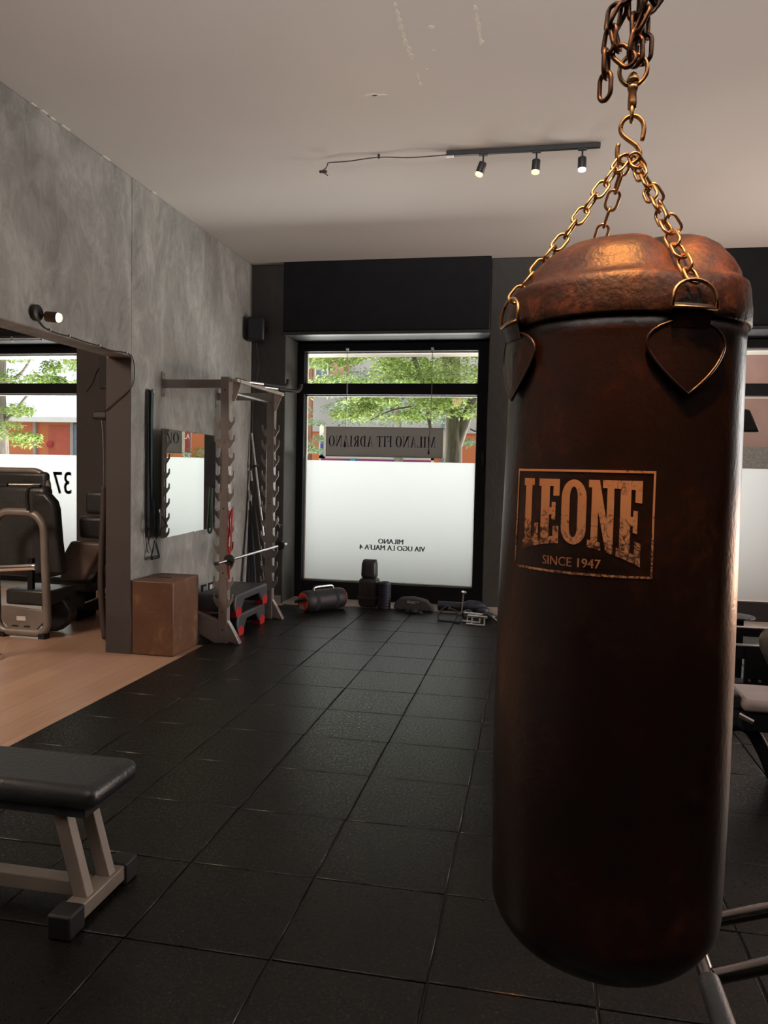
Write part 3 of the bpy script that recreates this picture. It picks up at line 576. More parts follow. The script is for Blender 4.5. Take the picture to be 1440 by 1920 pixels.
# ------------------------------------------------------------------ the punching bag
BC = Vector((.125, 1.25, 0)); TH0 = Vector((-.0995, -.995, 0)).normalized(); RD = Vector((-TH0.y, TH0.x, 0))
BR = .175
def bp(th, r, z): a = R_(th); return BC+(RD*math.sin(a)+TH0*math.cos(a))*r+Vector((0, 0, z))
bag = thing('punching_bag', 'brown leather punching bag with tan printed logo hanging from gilt chains', 'punching bag', (.125, 1.25, 1.8))
def bag_surface(name, prof, n, mat, fn=None):
    mb = MB(); vs = []; fs = []; m = len(prof)
    for (r, z) in prof:
        for k in range(n):
            th = 360*k/n; p = bp(th, r, z)
            d = noise.noise(Vector((math.cos(R_(th))*1.3, math.sin(R_(th))*1.3, z*2.4)))*.0035
            if r > .02: p = bp(th, r+d, z)
            if fn: p = fn(p, th, r, z)
            vs.append(p)
    for i in range(m-1):
        for k in range(n): fs.append((i*n+k, i*n+(k+1) % n, (i+1)*n+(k+1) % n, (i+1)*n+k))
    fs += [tuple(range(n)), tuple((m-1)*n+k for k in range(n))]
    mb.add(vs, fs); return mb.build(name, mat, bag, smooth='all')
prof = [(.002, .780)]
for k in range(1, 15):
    a = PI/2*k/14; prof.append((.175*math.sin(a)**.92, .885-.105*math.cos(a)**1.0))
zz = .90
while zz < 1.755:
    prof.append((.175+.0025*math.sin((zz-.9)*5.2), zz)); zz += .02
prof.append((.174, 1.765))
bag_surface('body', prof, 96, M['leather'])
def dent(p, th, r, z):
    # the stuffed lid sags between the chains and is pulled in beside the front right one
    t = ((th+180) % 360)-180
    if z > 1.80:
        k = min(1, (z-1.80)/.06)
        g = math.exp(-((t-33)/13)**2)*min(1, r/.1)
        p = p+Vector((0, 0, -.012*g*k))-(RD*math.sin(R_(th))+TH0*math.cos(R_(th)))*.012*g*k
        sw = min(1, max(0, (abs(t)-32)/30)); p = p+(RD*math.sin(R_(th))+TH0*math.cos(R_(th)))*.013*sw*math.exp(-((z-1.838)/.016)**2)
        p.z += .010*math.cos(R_(t-110)*1)*k*min(1, r/.12)
        p.z += .010*noise.noise(Vector((p.x*9, p.y*9, 3)))*k
        w = noise.noise(Vector((math.cos(R_(th))*2.2, math.sin(R_(th))*2.2, z*30)))
        p = p+(RD*math.sin(R_(th))+TH0*math.cos(R_(th)))*.006*w*k
    return p
cap = [(.170, 1.762), (.1775, 1.7605), (.1790, 1.764), (.1790, 1.775), (.179, 1.787), (.1775, 1.797), (.1765, 1.806), (.1750, 1.813), (.1715, 1.819), (.164, 1.8225), (.157, 1.826), (.151, 1.835), (.146, 1.847), (.141, 1.857), (.134, 1.867), (.119, 1.877), (.100, 1.886), (.078, 1.893), (.052, 1.898), (.025, 1.901), (.002, 1.902)]
bag_surface('lid', cap, 120, M['lid_leather'], dent)
# logo plate: everything is wrapped on the cylinder
def wrap(poly_uv, r, mb, step=1.2):
    """poly_uv: list of polygons [(theta, z)...] (convex); subdivided along theta by clipping"""
    for poly in poly_uv:
        t0 = min(p[0] for p in poly); t1 = max(p[0] for p in poly); n = max(1, int(math.ceil((t1-t0)/step)))
        for k in range(n):
            a = t0+(t1-t0)*k/n; b = t0+(t1-t0)*(k+1)/n
            q = clip(clip(poly, a, 1), b, -1)
            if len(q) >= 3: mb.add([bp(th, r+.0025*math.sin((z-.9)*5.2)+noise.noise(Vector((math.cos(R_(th))*1.3, math.sin(R_(th))*1.3, z*2.4)))*.0035, z) for th, z in q], [tuple(range(len(q)))])
def clip(poly, a, s):
    out = []
    for i in range(len(poly)):
        p, q = poly[i], poly[(i+1) % len(poly)]; dp, dq = (p[0]-a)*s, (q[0]-a)*s
        if dp >= -1e-9: out.append(p)
        if (dp > 1e-9 and dq < -1e-9) or (dp < -1e-9 and dq > 1e-9):
            t = dp/(dp-dq); out.append((a, p[1]+(q[1]-p[1])*t))
    return out
TL, TR, ZT, ZB = -53.7, 16.1, 1.553, 1.409
mb = MB(); bt = .9; bz = .0032
wrap([rc(TL, TR, ZT-bz, ZT), rc(TL, TR, ZB, ZB+bz), rc(TL, TL+bt, ZB, ZT), rc(TR-bt, TR, ZB, ZT)], BR+.0008, mb)
mb.build('logo_frame', M['print'], bag)
BL = {  # slab letters in a unit box, x 0..1, y 0..1
 'L': [rc(0, 1, .90, 1), rc(.18, .80, 0, 1), rc(0, 1.42, 0, .15), rc(1.08, 1.42, .15, .34)],
 'E': [rc(0, 1, .89, 1), rc(.12, .55, 0, 1), rc(0, 1, 0, .11), rc(.72, 1, .74, .9), rc(.74, 1, .1, .27), rc(.5, .82, .45, .56), rc(.66, .84, .37, .64)],
 'O': ring(.5, .72, .5, .28, .16, .17, 0, 180, 14)+ring(.5, .26, .5, .26, .16, .15, 180, 360, 14)+[rc(0, .34, .26, .72), rc(.66, 1, .26, .72)],
 'N': [rc(0, .36, .89, 1), rc(.12, .36, 0, 1), rc(0, .48, 0, .11), [(.12, 1), (.38, 1), (.88, 0), (.66, 0)], rc(.5, 1, .89, 1), rc(.66, .90, 0, 1)]}
def zbot(th): return 1.4505-.0000245*(th+20)**2 - .00011*(th+20)
mb = MB(); j = 0
for ch, a, b in (('L', -47.9, -40.4), ('E', -37.3, -25.8), ('O', -24.6, -12.9), ('N', -12.1, .1), ('E', .3, 10.6)):
    for poly in BL[ch]:
        j += 1; o = []
        P = []
        # fine split so the foot of every letter can follow the arch
        for i in range(len(poly)):
            p, q = poly[i], poly[(i+1) % len(poly)]
            for s in range(4): P.append((p[0]+(q[0]-p[0])*s/4, p[1]+(q[1]-p[1])*s/4))
        Q = [(a+(b-a)*x, zbot(a+(b-a)*x)+(1.5395-zbot(a+(b-a)*x))*y) for x, y in P]
        wrap([Q], BR+.0008+.00003*(j % 6), mb, 1.0)
mb.build('logo_letters', M['print'], bag)
v2, fs_, w_ = text_mesh('SINCE 1947', .0125)
mb = MB(); tot = R_(27.5)*BR
mb.add([bp(-33.5+27.5*x/w_, BR+.0010+.0025*math.sin((1.43-.9)*5.2), 1.4195+y+.0*x) for x, y in v2], fs_)
mb.add([bp(-33.3+27.5*x/w_, BR+.0012+.0025*math.sin((1.43-.9)*5.2), 1.4195+y) for x, y in v2], fs_)
mb.build('since_lettering', pm('tan_print', (.40, .22, .11, 1), (.22, .11, .06, 1), .6, scale=60), bag)
# teardrop patches, straps, rings and chains at four points
TEAR = []
for k in range(28):
    a = 2*PI*k/28; x = math.sin(a); y = math.cos(a)
    TEAR.append((x*(1 if y > 0 else (1-.0*y)*max(0, 1-abs(y)**2.2*.85) if y < 0 else 1), y))
def tear_outline(c, hw, top, mid, tip):
    out = []
    for k in range(13): a = -PI/2+PI*k/12; out.append((c+hw*math.sin(a), mid+(top-mid)*math.cos(a)))
    for k in range(1, 12):
        t = k/12; out.append((c+hw*(1-t**1.55), mid+(tip-mid)*t))
    out.append((c, tip))
    for k in range(11, 0, -1):
        t = k/12; out.append((c-hw*(1-t**1.55), mid+(tip-mid)*t))
    return out
def link_pts(c, t, s, L, W, wire, n=16):
    hl, hw = (L-W)/2, (W-wire)/2; pts = []
    for k in range(n):
        a = 2*PI*k/n; y = math.cos(a)*hw; x = math.sin(a)*hw
        pts.append(c+t*(x+(hl if x > 1e-6 else (-hl if x < -1e-6 else 0)))+s*y)
    q = []
    for k in range(n//2+1): a = -PI/2+PI*k/(n//2); q.append(c+t*(hl+hw*math.cos(a))+s*(hw*math.sin(a)))
    for k in range(n//2+1): a = PI/2+PI*k/(n//2); q.append(c+t*(-hl+hw*math.cos(a))+s*(hw*math.sin(a)))
    return q
def chain(name, path, mat, L=.036, W=.0225, wire=.0046, twist=0., seed=0, parent=None, rnd=.25):
    random.seed(seed); path = [Vector(p) for p in path]; pitch = L-2*wire-.0004
    seg = [0]
    for a, b in zip(path, path[1:]): seg.append(seg[-1]+(b-a).length)
    N = max(1, round(seg[-1]/pitch)); pitch = seg[-1]/N; mb = MB()
    def at_(d):
        for i in range(len(path)-1):
            if d <= seg[i+1] or i == len(path)-2:
                t = (d-seg[i])/(seg[i+1]-seg[i]); return path[i].lerp(path[i+1], t), (path[i+1]-path[i]).normalized()
    for k in range(N):
        c, t = at_((k+.5)*pitch); ref = Vector((.8, -.6, .1)); s = (ref-t*ref.dot(t)).normalized()
        ang = (PI/2 if k % 2 else 0)+twist+random.uniform(-rnd, rnd)
        s = Matrix.Rotation(ang, 3, t) @ s
        mb.tube(link_pts(c, t, s, L, W, wire), wire/2, 8, closed=True)
    return mb.build(name, mat, parent, smooth='all')
APEX = Vector((.124, 1.25, 2.030))
for i, (th, hook) in enumerate([(28, (.006, .004)), (-60, (-.006, .0)), (118, (.004, -.004)), (-150, (-.004, -.004))]):
    out = tear_outline(th, 18.5 if i < 2 else 17, 1.752, 1.722, 1.655)
    mb = MB(); c0 = (th, 1.715); tri = []
    for k in range(len(out)): tri.append([out[k], out[(k+1) % len(out)], c0])
    for tr in tri:
        a, b, c = tr; ab = ((a[0]+c[0])/2, (a[1]+c[1])/2); bb_ = ((b[0]+c[0])/2, (b[1]+c[1])/2)
        for q in ([a, b, bb_, ab], [ab, bb_, c]): mb.add([bp(x, BR+.0052 if q is not None else 0, z) for x, z in q], [tuple(range(len(q)))])
    mb.build('patch', M['leather'], bag, smooth='all')
    MB().tube([bp(x, BR+.0045, z) for x, z in out], .0022, 6, closed=True).build('piping', M['leather'], bag, smooth='all')
    mb = MB()                                    # strap loop that holds the ring
    hw = 8.5; rows = [(1.742, .1815), (1.758, .186), (1.767, .190), (1.772, .187)]
    n = 8; vs = [bp(th-hw+2*hw*k/n, rr+e, z) for e in (0, -.006) for z, rr in rows for k in range(n+1)]; fs = []
    m_ = len(rows)*(n+1)
    for r0 in range(len(rows)-1):
        for k in range(n): a = r0*(n+1)+k; fs += [(a, a+1, a+n+2, a+n+1), (m_+a, m_+a+n+1, m_+a+n+2, m_+a+1)]
    mb.add(vs, fs); mb.build('strap', M['leather'], bag, smooth='all')
    q = [bp(th+hw+1.2, .190, 1.766)]
    for k in range(13): a = PI*k/12; q.append(bp(th+(hw+1.0)*math.cos(a), .190-.004*math.sin(a), 1.779+.024*math.sin(a)))
    q.append(bp(th-hw-1.2, .190, 1.766))
    MB().tube(q, .0026, 10).tube([q[0], bp(th, .191, 1.766), q[-1]], .0024, 8).build('d_ring', M['brass'], bag, smooth='all')
    top = bp(th, .184, 1.800); ap = APEX+RD*hook[0]+Vector((0, hook[1], 0))
    mid = top.lerp(ap, .5)+Vector((0, 0, -.004))
    chain('chain', [top, mid, ap], M['brass'], seed=60+i, parent=bag, twist=(1.2, .7, .4, .6)[i], rnd=.25 if i != 0 else .5)
# fold of stuffing that stands up on the left and right rim
for th, r, z in ((-80, .158, 1.808),):
    q = [bp(th+dt, r, z+.012*math.cos(R_(dt*3.2))) for dt in range(-24, 25, 4)]
    MB().tube(q, [.004+.010*math.cos(R_((dt)*3.4)) for dt in range(-24, 25, 4)], 10).build('lid_fold', M['leather'], bag, smooth='all')
# S hook
def P2(x, z, y=0): return Vector((.125, 1.25, 0))+RD*x+Vector((0, 0, z))+TH0*y
s_ = []
for k in range(15): a = R_(-35+k*215/14); s_.append(P2(.0135*math.cos(a), 2.070+.0145*math.sin(a)))
for k in range(1, 15): a = R_(145-k*(-0)); 
lo = []
for k in range(15): a = R_(145+180-k*0+0); 
s_ = [P2(.0165, 2.052), P2(.0185, 2.066), P2(.017, 2.078), P2(.010, 2.087), P2(.001, 2.090), P2(-.009, 2.086), P2(-.015, 2.077), P2(-.014, 2.066), P2(-.006, 2.057), P2(.004, 2.049), P2(.012, 2.040), P2(.014, 2.030), P2(.008, 2.021), P2(-.002, 2.018), P2(-.012, 2.021), P2(-.018, 2.030), P2(-.019, 2.040), P2(-.0175, 2.050)]
MB().tube(smooth_path(s_, 3), .0036, 10).build('s_hook', M['brass'], bag, smooth='all')
# swivel: eye, barrel, upper ring
MB().tube(link_pts(P2(0, 2.092), Vector((0, 0, 1)), TH0, .026, .017, .005), .003, 8, closed=True).lathe([(.004, 0), (.0065, .002), (.0068, .012), (.006, .026), (.0075, .030), (.0085, .034), (.006, .038)], P2(0, 2.098), n=16).lathe([(.0095, 0), (.0095, .004), (.006, .012), (.002, .015)], P2(0, 2.1395), n=16).build('swivel', M['brass'], bag, smooth='all')
rg = [P2(.020*math.sin(2*PI*k/24)*(1.0), 2.157+.023*math.cos(2*PI*k/24)) for k in range(24)]
MB().tube(rg, .0034, 10, closed=True).build('ring', M['brass'], bag, smooth='all')
chain('hanging_chain', [P2(.004, 2.165, .003), P2(-.003, 2.30), P2(.0, 2.7), P2(0, 3.70)], M['dark_iron'], L=.050, W=.030, wire=.0072, seed=3, parent=bag, rnd=.3)
chain('hanging_chain', [P2(.014, 2.172, -.008), P2(.016, 2.30, -.01), P2(.012, 2.8, -.01), P2(0, 3.70)], M['dark_iron'], L=.050, W=.030, wire=.0072, seed=5, parent=bag, rnd=.4)
chain('chain_tail', [P2(-.040, 2.118, .006), P2(-.040, 2.17, .006), P2(-.034, 2.215, .01), P2(-.014, 2.252, .012), P2(.012, 2.268, .016), P2(.03, 2.25, .0)], M['dark_iron'], L=.048, W=.029, wire=.0072, seed=8, parent=bag, rnd=.3)
chain('chain_tail', [P2(-.030, 2.255, .0), P2(-.033, 2.225, .0), P2(-.024, 2.185, .008), P2(-.006, 2.165, .014), P2(.0, 2.20, .016), P2(.016, 2.235, .016), P2(.034, 2.262, .01), P2(.056, 2.29, .0)], M['dark_iron'], L=.048, W=.029, wire=.0072, seed=9, parent=bag, rnd=.4)
MB().tube([P2(0, 3.70), P2(0, 3.76), P2(0, ZC+.01)], .008, 8).lathe([(.05, 0), (.05, .012)], P2(0, ZC-.012), n=20).build('ceiling_hook', M['dark_iron'], bag)

# ------------------------------------------------------------------ ceiling track with three spots
t = thing('track_light', 'black ceiling track with three small spotlights', 'track light', (-.16, 5.64, 3.80))
MB().bb(-.70, .365, 5.622, 5.655, 3.795, ZC-.001).build('rail', M['black_plastic'], t, bevel=.003)
MB().bb(-.70, -.645, 5.624, 5.653, 3.788, 3.796).build('feed_end', M['silver_paint'], t)
for x, dx, lamp in ((-.437, -.025, 'bulb_amber'), (-.066, -.004, 'bulb_amber'), (.246, .0, 'bulb_pink')):
    h = MB(); p0 = Vector((x, 5.638, 3.795)); p1 = Vector((x, 5.638, 3.735)); ax = Vector((dx*1.3, -.006, -.095)).normalized()
    c = p1+Vector((0, 0, -.0))
    h.bb(x-.03, x+.03, 5.626, 5.650, 3.785, 3.797); h.tube([p0, p1], .006, 8)
    a = MB().lathe([(.026, 0), (.029, .003), (.029, .075), (.027, .078)], c, ax, 20)
    h.v += []; hd = h.build('stem', M['black_plastic'], t); b = a.build('lamp_head', M['black_plastic'], t, smooth=True)
    MB().lathe([(.0275, 0), (.028, .006), (.026, .016), (.014, .022)], c+ax*.077, ax, 20).build('lamp_face', M[lamp], b, smooth=True)
t = tag(MB().tube(smooth_path([(-.70, 5.64, 3.806), (-.95, 5.63, 3.797), (-1.19, 5.63, 3.812), (-1.42, 5.64, 3.800), (-1.57, 5.66, 3.805), (-1.585, 5.66, 3.79), (-1.60, 5.66, 3.765), (-1.625, 5.66, 3.745), (-1.60, 5.67, 3.728), (-1.585, 5.67, 3.716)]), .0042, 8).bb(-1.2, -1.185, 5.62, 5.64, 3.805, ZC).bb(-1.645, -1.59, 5.65, 5.67, 3.735, 3.75).build('cable', pm('brown_cable', (.04, .02, .018, 1), rough=.5), None, smooth='all'), 'loose dark cable running along the ceiling from the track to a dangling end', 'cable')

# ------------------------------------------------------------------ left wall fittings
t = thing('wall_spot', 'black wall spotlight with glowing bulb above the opening', 'lamp', (XW, 4.58, 2.49))
MB().lathe([(.050, 0), (.052, .004), (.052, .030), (.044, .036)], (XW, 4.555, 2.515), (1, 0, 0), 24).build('base', M['black_plastic'], t, smooth=True)
MB().tube([(XW+.03, 4.57, 2.51), (XW+.075, 4.60, 2.50)], .010, 10).build('arm', M['black_plastic'], t)
ax = Vector((1, .06, -.10)).normalized(); hp = Vector((XW+.055, 4.60, 2.500))
hd = MB().lathe([(.030, 0), (.034, .004), (.034, .085), (.031, .085), (.031, .07)], hp, ax, 24).build('lamp_head', pm('dark_copper_paint', (.05, .02, .01, 1), rough=.4), t, smooth=True)
MB().lathe([(.026, 0), (.030, .012), (.026, .026), (.012, .032)], hp+ax*.072, ax, 20).build('bulb', M['bulb_warm'], hd, smooth=True)
light('wall_spot_glow', 'SPOT', hp+ax*.125, hp+ax*2, 22, (1, .55, .2), .03, spot=110, blend=.9)
tag(MB().tube(smooth_path([(XW+.012, 4.59, 2.47), (XW+.006, 4.66, 2.437), (XW+.006, 4.80, 2.425), (XW+.006, 4.93, 2.428), (XW+.008, 5.10, 2.422), (XW+.006, 5.31, 2.422), (XW+.012, 5.44, 2.41), (XW+.010, 5.62, 2.425), (XW+.010, 5.74, 2.425), (XW+.012, 5.795, 2.39), (XW+.012, 5.815, 2.30), (XW+.010, 5.80, 2.20), (XW-.03, 5.78, 2.13), (XW-.12, 5.776, 2.06), (XJ+.02, 5.776, 1.99), (XJ-.01, 5.79, 1.975)]), .0042, 8).build('cable', M['black_plastic'], None, smooth='all'), 'black cable clipped along the lintel and down the pillar from the wall spotlight', 'cable')
for i, (y, z) in enumerate([(4.71, 2.432), (4.93, 2.43), (5.31, 2.424), (5.70, 2.43)]):
    t = MB().bb(XW, XW+.014, y-.005, y+.005, z-.007, z+.010).build('cable_clip', M['white_plastic']); tag(t, ['white cable clip nearest the wall spotlight', 'white cable clip second from the wall spotlight', 'white cable clip third from the wall spotlight', 'white cable clip nearest the pillar'][i], 'cable clip', 'clips along the lintel')
t = thing('mirror', 'frameless rectangular mirror on the concrete wall', 'mirror', (XW, 6.85, .92))
MB().prism([(-3.112, 6.075), (-3.104, 6.075), (-3.214, 7.437), (-3.222, 7.437)], (0, 0, .920), (1, 0, 0), (0, 1, 0), .935).build('backing', pm('mirror_edge', S(60, 66, 62), rough=.3), t)
MB().prism([(-3.1038, 6.078), (-3.102, 6.078), (-3.212, 7.434), (-3.2138, 7.434)], (0, 0, .922), (1, 0, 0), (0, 1, 0), .931).build('glass', M['mirror'], t)
MB().bb(XW, -3.155, 6.83, 6.85, 1.850, 1.862).build('clip', M['chrome'], t)
MB().bb(XW, -3.155, 6.83, 6.85, .913, .925).build('clip', M['chrome'], t)
for i, (y, l) in enumerate(((7.215, 'nearer the wooden box'), (7.375, 'nearer the window'))):
    t = thing('wall_socket', 'small square wall socket, the one '+l, 'socket', (XW, y, .30), group='sockets beside the rack')
    MB().bb(XW, XW+.010, y-.055, y+.055, .25, .36).build('plate', M['black_plastic'], t, bevel=.003)
    MB().bb(XW+.010, XW+.013, y-.030, y+.030, .272, .338).build('insert', M['white_plastic'], t)
# speaker in the corner
t = thing('speaker', 'small black loudspeaker mounted high in the far left corner', 'speaker', (-3.13, 8.25, 2.93))
MB().box((-3.11, 8.28, 3.075), (.185, .17, .255), 18).build('cabinet', M['black_plastic'], t, bevel=.02)
MB().box((-3.085, 8.195, 3.075), (.155, .012, .22), 18).build('grille', M['dark_cloth'], t, bevel=.004)
MB().tube([(-3.13, 8.34, 3.07), (-3.15, 8.455, 3.09)], .012, 8).lathe([(.03, 0), (.03, .012)], (-3.15, 8.445, 3.09), (0, 1, 0), 12).build('bracket', M['black_plastic'], t)
MB().tube(smooth_path([(-3.14, 8.36, 2.97), (-3.15, 8.43, 2.85), (-3.13, 8.44, 2.7), (-3.16, 8.45, 2.55), (-3.20, 8.45, 2.3), (-3.20, 8.45, 1.2), (-3.20, 8.45, .0)]), .004, 6).build('wire', M['black_plastic'], t)

# suspension / resistance straps
t = thing('resistance_strap', 'long teal resistance strap with triangular black handles on the wall left of the mirror', 'strap', (XW+.03, 6.07, .75))
X0 = XW+.03
MB().lathe([(.010, 0), (.010, .05), (.016, .055)], (XW, 6.06, 2.165), (1, 0, 0), 10).build('peg', M['steel'], t)
mb = MB(); 
def band(mb, pts, w, th):
    pts = [Vector(p) for p in pts]
    for a, b in zip(pts, pts[1:]): mb.beam(a, b, w, th, up=(1, 0, 0))
band(mb, [(X0+.02, 6.048, 2.18), (X0+.012, 6.052, 1.9), (X0+.012, 6.06, 1.55), (X0+.010, 6.075, 1.30), (X0+.010, 6.095, 1.16)], .042, .006)
mb.build('front_band', M['teal_band'], t, bevel=.002)
mb = MB(); band(mb, [(X0-.004, 6.040, 2.175), (X0-.008, 6.035, 1.5), (X0-.008, 6.035, 1.1), (X0-.008, 6.05, .93)], .044, .006); mb.build('rear_band', M['dark_cloth'], t)
MB().tube(smooth_path([(X0-.015, 6.015, 2.15), (X0-.012, 6.0, 1.5), (X0-.012, 6.0, 1.0), (X0-.01, 6.02, .84), (X0-.01, 6.05, .80)]), .004, 8).build('tube', M['dark_cloth'], t)
mb = MB(); band(mb, [(X0+.02, 6.075, 1.26), (X0+.03, 6.085, 1.12), (X0+.03, 6.09, .96), (X0+.03, 6.10, .90)], .026, .010); mb.build('lower_band', M['teal_band'], t, bevel=.003)
def handle(cy, zt, ang, x):
    m_ = Matrix.Rotation(R_(ang), 3, 'X')
    f = lambda y, z: Vector((x, cy, zt))+m_ @ Vector((0, y, z))
    h = MB().tube([f(.0, .0), f(-.012, -.03), f(-.062, -.125), f(-.070, -.150), f(.070, -.150), f(.062, -.125), f(.012, -.03), f(0, 0)], .0075, 8).build('handle', M['black_plastic'], t, smooth=True)
    MB().tube([f(-.062, -.150), f(.062, -.150)], .015, 12).build('grip', M['rubber'], h, smooth=True)
    MB().tube([f(.012*math.cos(a), .015+.018*math.sin(a)) for a in [2*PI*k/12 for k in range(12)]], .003, 6, closed=True).build('carabiner', M['steel'], h)
handle(6.09, .905, 0, X0+.03); handle(5.99, 1.145, 22, -3.075)

# ------------------------------------------------------------------ plyometric box
t = thing('plyo_box', 'stained brown wooden jump box beside the pillar', 'box', (-3.02, 6.02, WZ))
MB().bb(-3.215, -2.852, 5.785, 6.275, WZ, .60).build('body', M['osb'], t, bevel=.012)
MB().bb(-3.10, -2.98, 5.99, 6.02, .596, .6015).build('hand_slot', M['dark_cloth'], t)
mb = MB()
for z in (.05, .30, .55):
    for y in (5.83, 6.24): MB().lathe([(.006, 0), (.006, .0015)], (-2.8525, y, z), (1, 0, 0), 8).build('screw', M['dark_iron'], t)

# ------------------------------------------------------------------ rack
rk = thing('squat_rack', 'wall-mounted grey squat rack with stepped bar hooks and pull-up bar', 'rack', (-2.64, 6.9, 0))  # rack and pull-up handle coordinates precomputed from image pixels
HOOK = [(0, -.10), (.012, -.10), (.052, -.035), (.052, .012), (.046, .018), (.040, .012), (.038, -.018), (.028, -.030), (.012, -.030), (.004, -.018), (0, -.018)]
for fy, nm in ((6.33, 0), (7.50, 1)):
    fr = MB().bb(-2.68, -2.598, fy-.035, fy+.035, .0, 2.315).build('upright', M['rack_paint'], rk, bevel=.006)
    for z in (2.20, 1.75, 1.18, .62, .28, .12): MB().lathe([(.008, 0), (.008, .002)], (-2.64, fy-.036, z), (0, -1, 0), 10).build('bolt', M['dark_iron'], fr)
    MB().bb(XW+.006, -2.68, fy-.025, fy+.025, 2.218, 2.292).build('wall_arm', M['rack_paint'], rk, bevel=.004)
    MB().bb(XW, XW+.008, fy-.035, fy+.035, 2.14, 2.36).lathe([(.009, 0), (.009, .006)], (XW+.008, fy, 2.335), (1, 0, 0), 10).lathe([(.009, 0), (.009, .006)], (XW+.008, fy, 2.165), (1, 0, 0), 10).build('wall_plate', M['rack_paint'], rk, bevel=.003)
    for k in range(11):
        z = 1.955-.1535*k
        for sgn, y_ in ((1, fy-.028), (-1, fy-.028)):
            mb = MB(); xb = -2.598 if sgn > 0 else -2.68
            mb.prism(HOOK, (xb, y_-.006, z), (sgn, 0, 0), (0, 0, 1), .012 if sgn < 0 else -.012)
            mb.build('bar_hook', M['rack_paint'], rk)
    MB().prism([(0, .20), (0, .03), (.075, .0), (.115, .0), (.115, .012), (.025, .165)], (-2.600, fy+.03, .0), (1, 0, 0), (0, 0, 1), .060).build('front_foot', M['rack_paint'], rk, bevel=.004)
    MB().prism([(0, .20), (0, .0), (-.04, .0), (-.50, .24), (-.50, .35)], (-2.678, fy+.03, .0), (1, 0, 0), (0, 0, 1), .060).build('rear_foot', M['rack_paint'], rk, bevel=.004)
    MB().prism([(0, 0), (.075, 0), (.075, -.05), (.02, -.19), (0, -.19)], (-2.598, fy+.045 if nm == 0 else fy-.035, 2.30), (1, 0, 0), (0, 0, 1), .008).build('gusset', M['silver_paint'], rk)
MB().beam((-2.545, 6.30, 2.285), (-2.545, 7.55, 2.285), .035, .03).build('top_bar', M['silver_paint'], rk, bevel=.003)
MB().tube([(-2.66, 6.36, 2.20), (-2.66, 7.47, 2.20)], .015, 12).build('pull_up_bar', M['steel'], rk, smooth=True)
for y in (6.80, 7.20):
    a = MB().tube(smooth_path([(-2.60, y-.30, 2.30), (-2.50, y-.12, 2.30), (-2.42, y+.02, 2.30)]), .015, 12).build('cross_tube', M['steel'], rk, smooth=True)
    MB().tube(smooth_path([(-2.45, y-.05, 2.30), (-2.37, y+.06, 2.295), (-2.32, y+.14, 2.30), (-2.30, y+.17, 2.33), (-2.297, y+.175, 2.37)]), .018, 12).build('grip', M['rubber'], a, smooth=True)
MB().tube([(-2.56, 6.36, 2.298), (-2.55, 6.52, 2.298)], .016, 10).build('front_grip', M['rubber'], rk, smooth=True)
# barbell across the hooks
bb = thing('barbell', 'thin steel barbell with black collars resting on the rack hooks', 'barbell', (-2.556, 6.9, .75))
ZB_ = .728+.014
MB().tube([(-2.565, 5.98, ZB_), (-2.565, 7.80, ZB_)], .0135, 14).build('bar', M['chrome'], bb, smooth=True)
for y in (6.24, 7.60): MB().lathe([(.014, 0), (.046, 0), (.048, .004), (.048, .022), (.044, .028), (.014, .028)], (-2.565, y, ZB_), (0, 1, 0), 24).build('collar', M['rubber'], bb, smooth=True)
MB().lathe([(.016, 0), (.016, .04)], (-2.565, 5.965, ZB_), (0, 1, 0), 12).build('end_cap', M['rubber'], bb)
# bands hanging from the rack
t = tag(MB().tube(smooth_path([(-2.55, 6.27, 1.185), (-2.575, 6.26, 1.12), (-2.57, 6.26, 1.03), (-2.585, 6.26, .88), (-2.575, 6.26, .79), (-2.555, 6.26, .84), (-2.552, 6.26, 1.0), (-2.545, 6.265, 1.185)]), .008, 8).tube(smooth_path([(-2.572, 6.255, .80), (-2.58, 6.255, .65), (-2.565, 6.255, .58), (-2.57, 6.255, .76)]), .005, 6).build('resistance_band', M['red'], None, smooth='all'), 'red rubber band looped over a hook on the near rack post', 'band')
t = tag(MB().tube(smooth_path([(-2.74, 6.26, 1.50), (-2.755, 6.255, 1.2), (-2.765, 6.255, 1.02), (-2.75, 6.255, .97), (-2.73, 6.255, 1.02), (-2.735, 6.255, 1.25), (-2.725, 6.26, 1.50)]), .010, 8).build('resistance_band', M['green_band'], None, smooth='all'), 'dark green rubber band hanging left of the near rack post', 'band')
mb = MB(); mb.prism([(0, 0), (.055, 0), (.055, -.36), (-.045, -.34)], (-2.755, 6.262, 1.715), (1, 0, 0), (0, 0, 1), .015)
tag(mb.build('hanging_cloth', M['dark_cloth'], None, bevel=.004), 'dark cloth strip hanging beside the near rack post', 'cloth')
def twine(loc, lab):
    x, y, z = loc; mb = MB()
    mb.tube(smooth_path([(x, y, z), (x+.012, y, z+.02), (x+.02, y, z-.01), (x+.002, y, z-.03), (x, y, z)]), .0025, 6)
    mb.tube(smooth_path([(x, y, z-.03), (x+.02, y, z-.05), (x+.035, y, z-.08)]), .0015, 6).tube(smooth_path([(x, y, z-.03), (x+.03, y, z-.045), (x+.055, y, z-.06)]), .0015, 6)
    tag(mb.build('twist_tie', M['cream'], None), lab, 'tie')
twine((-2.545, 6.278, 1.06), 'pale twisted tie on a hook of the near rack post')
twine((-2.552, 7.45, 1.02), 'pale twisted tie on a hook of the far rack post')
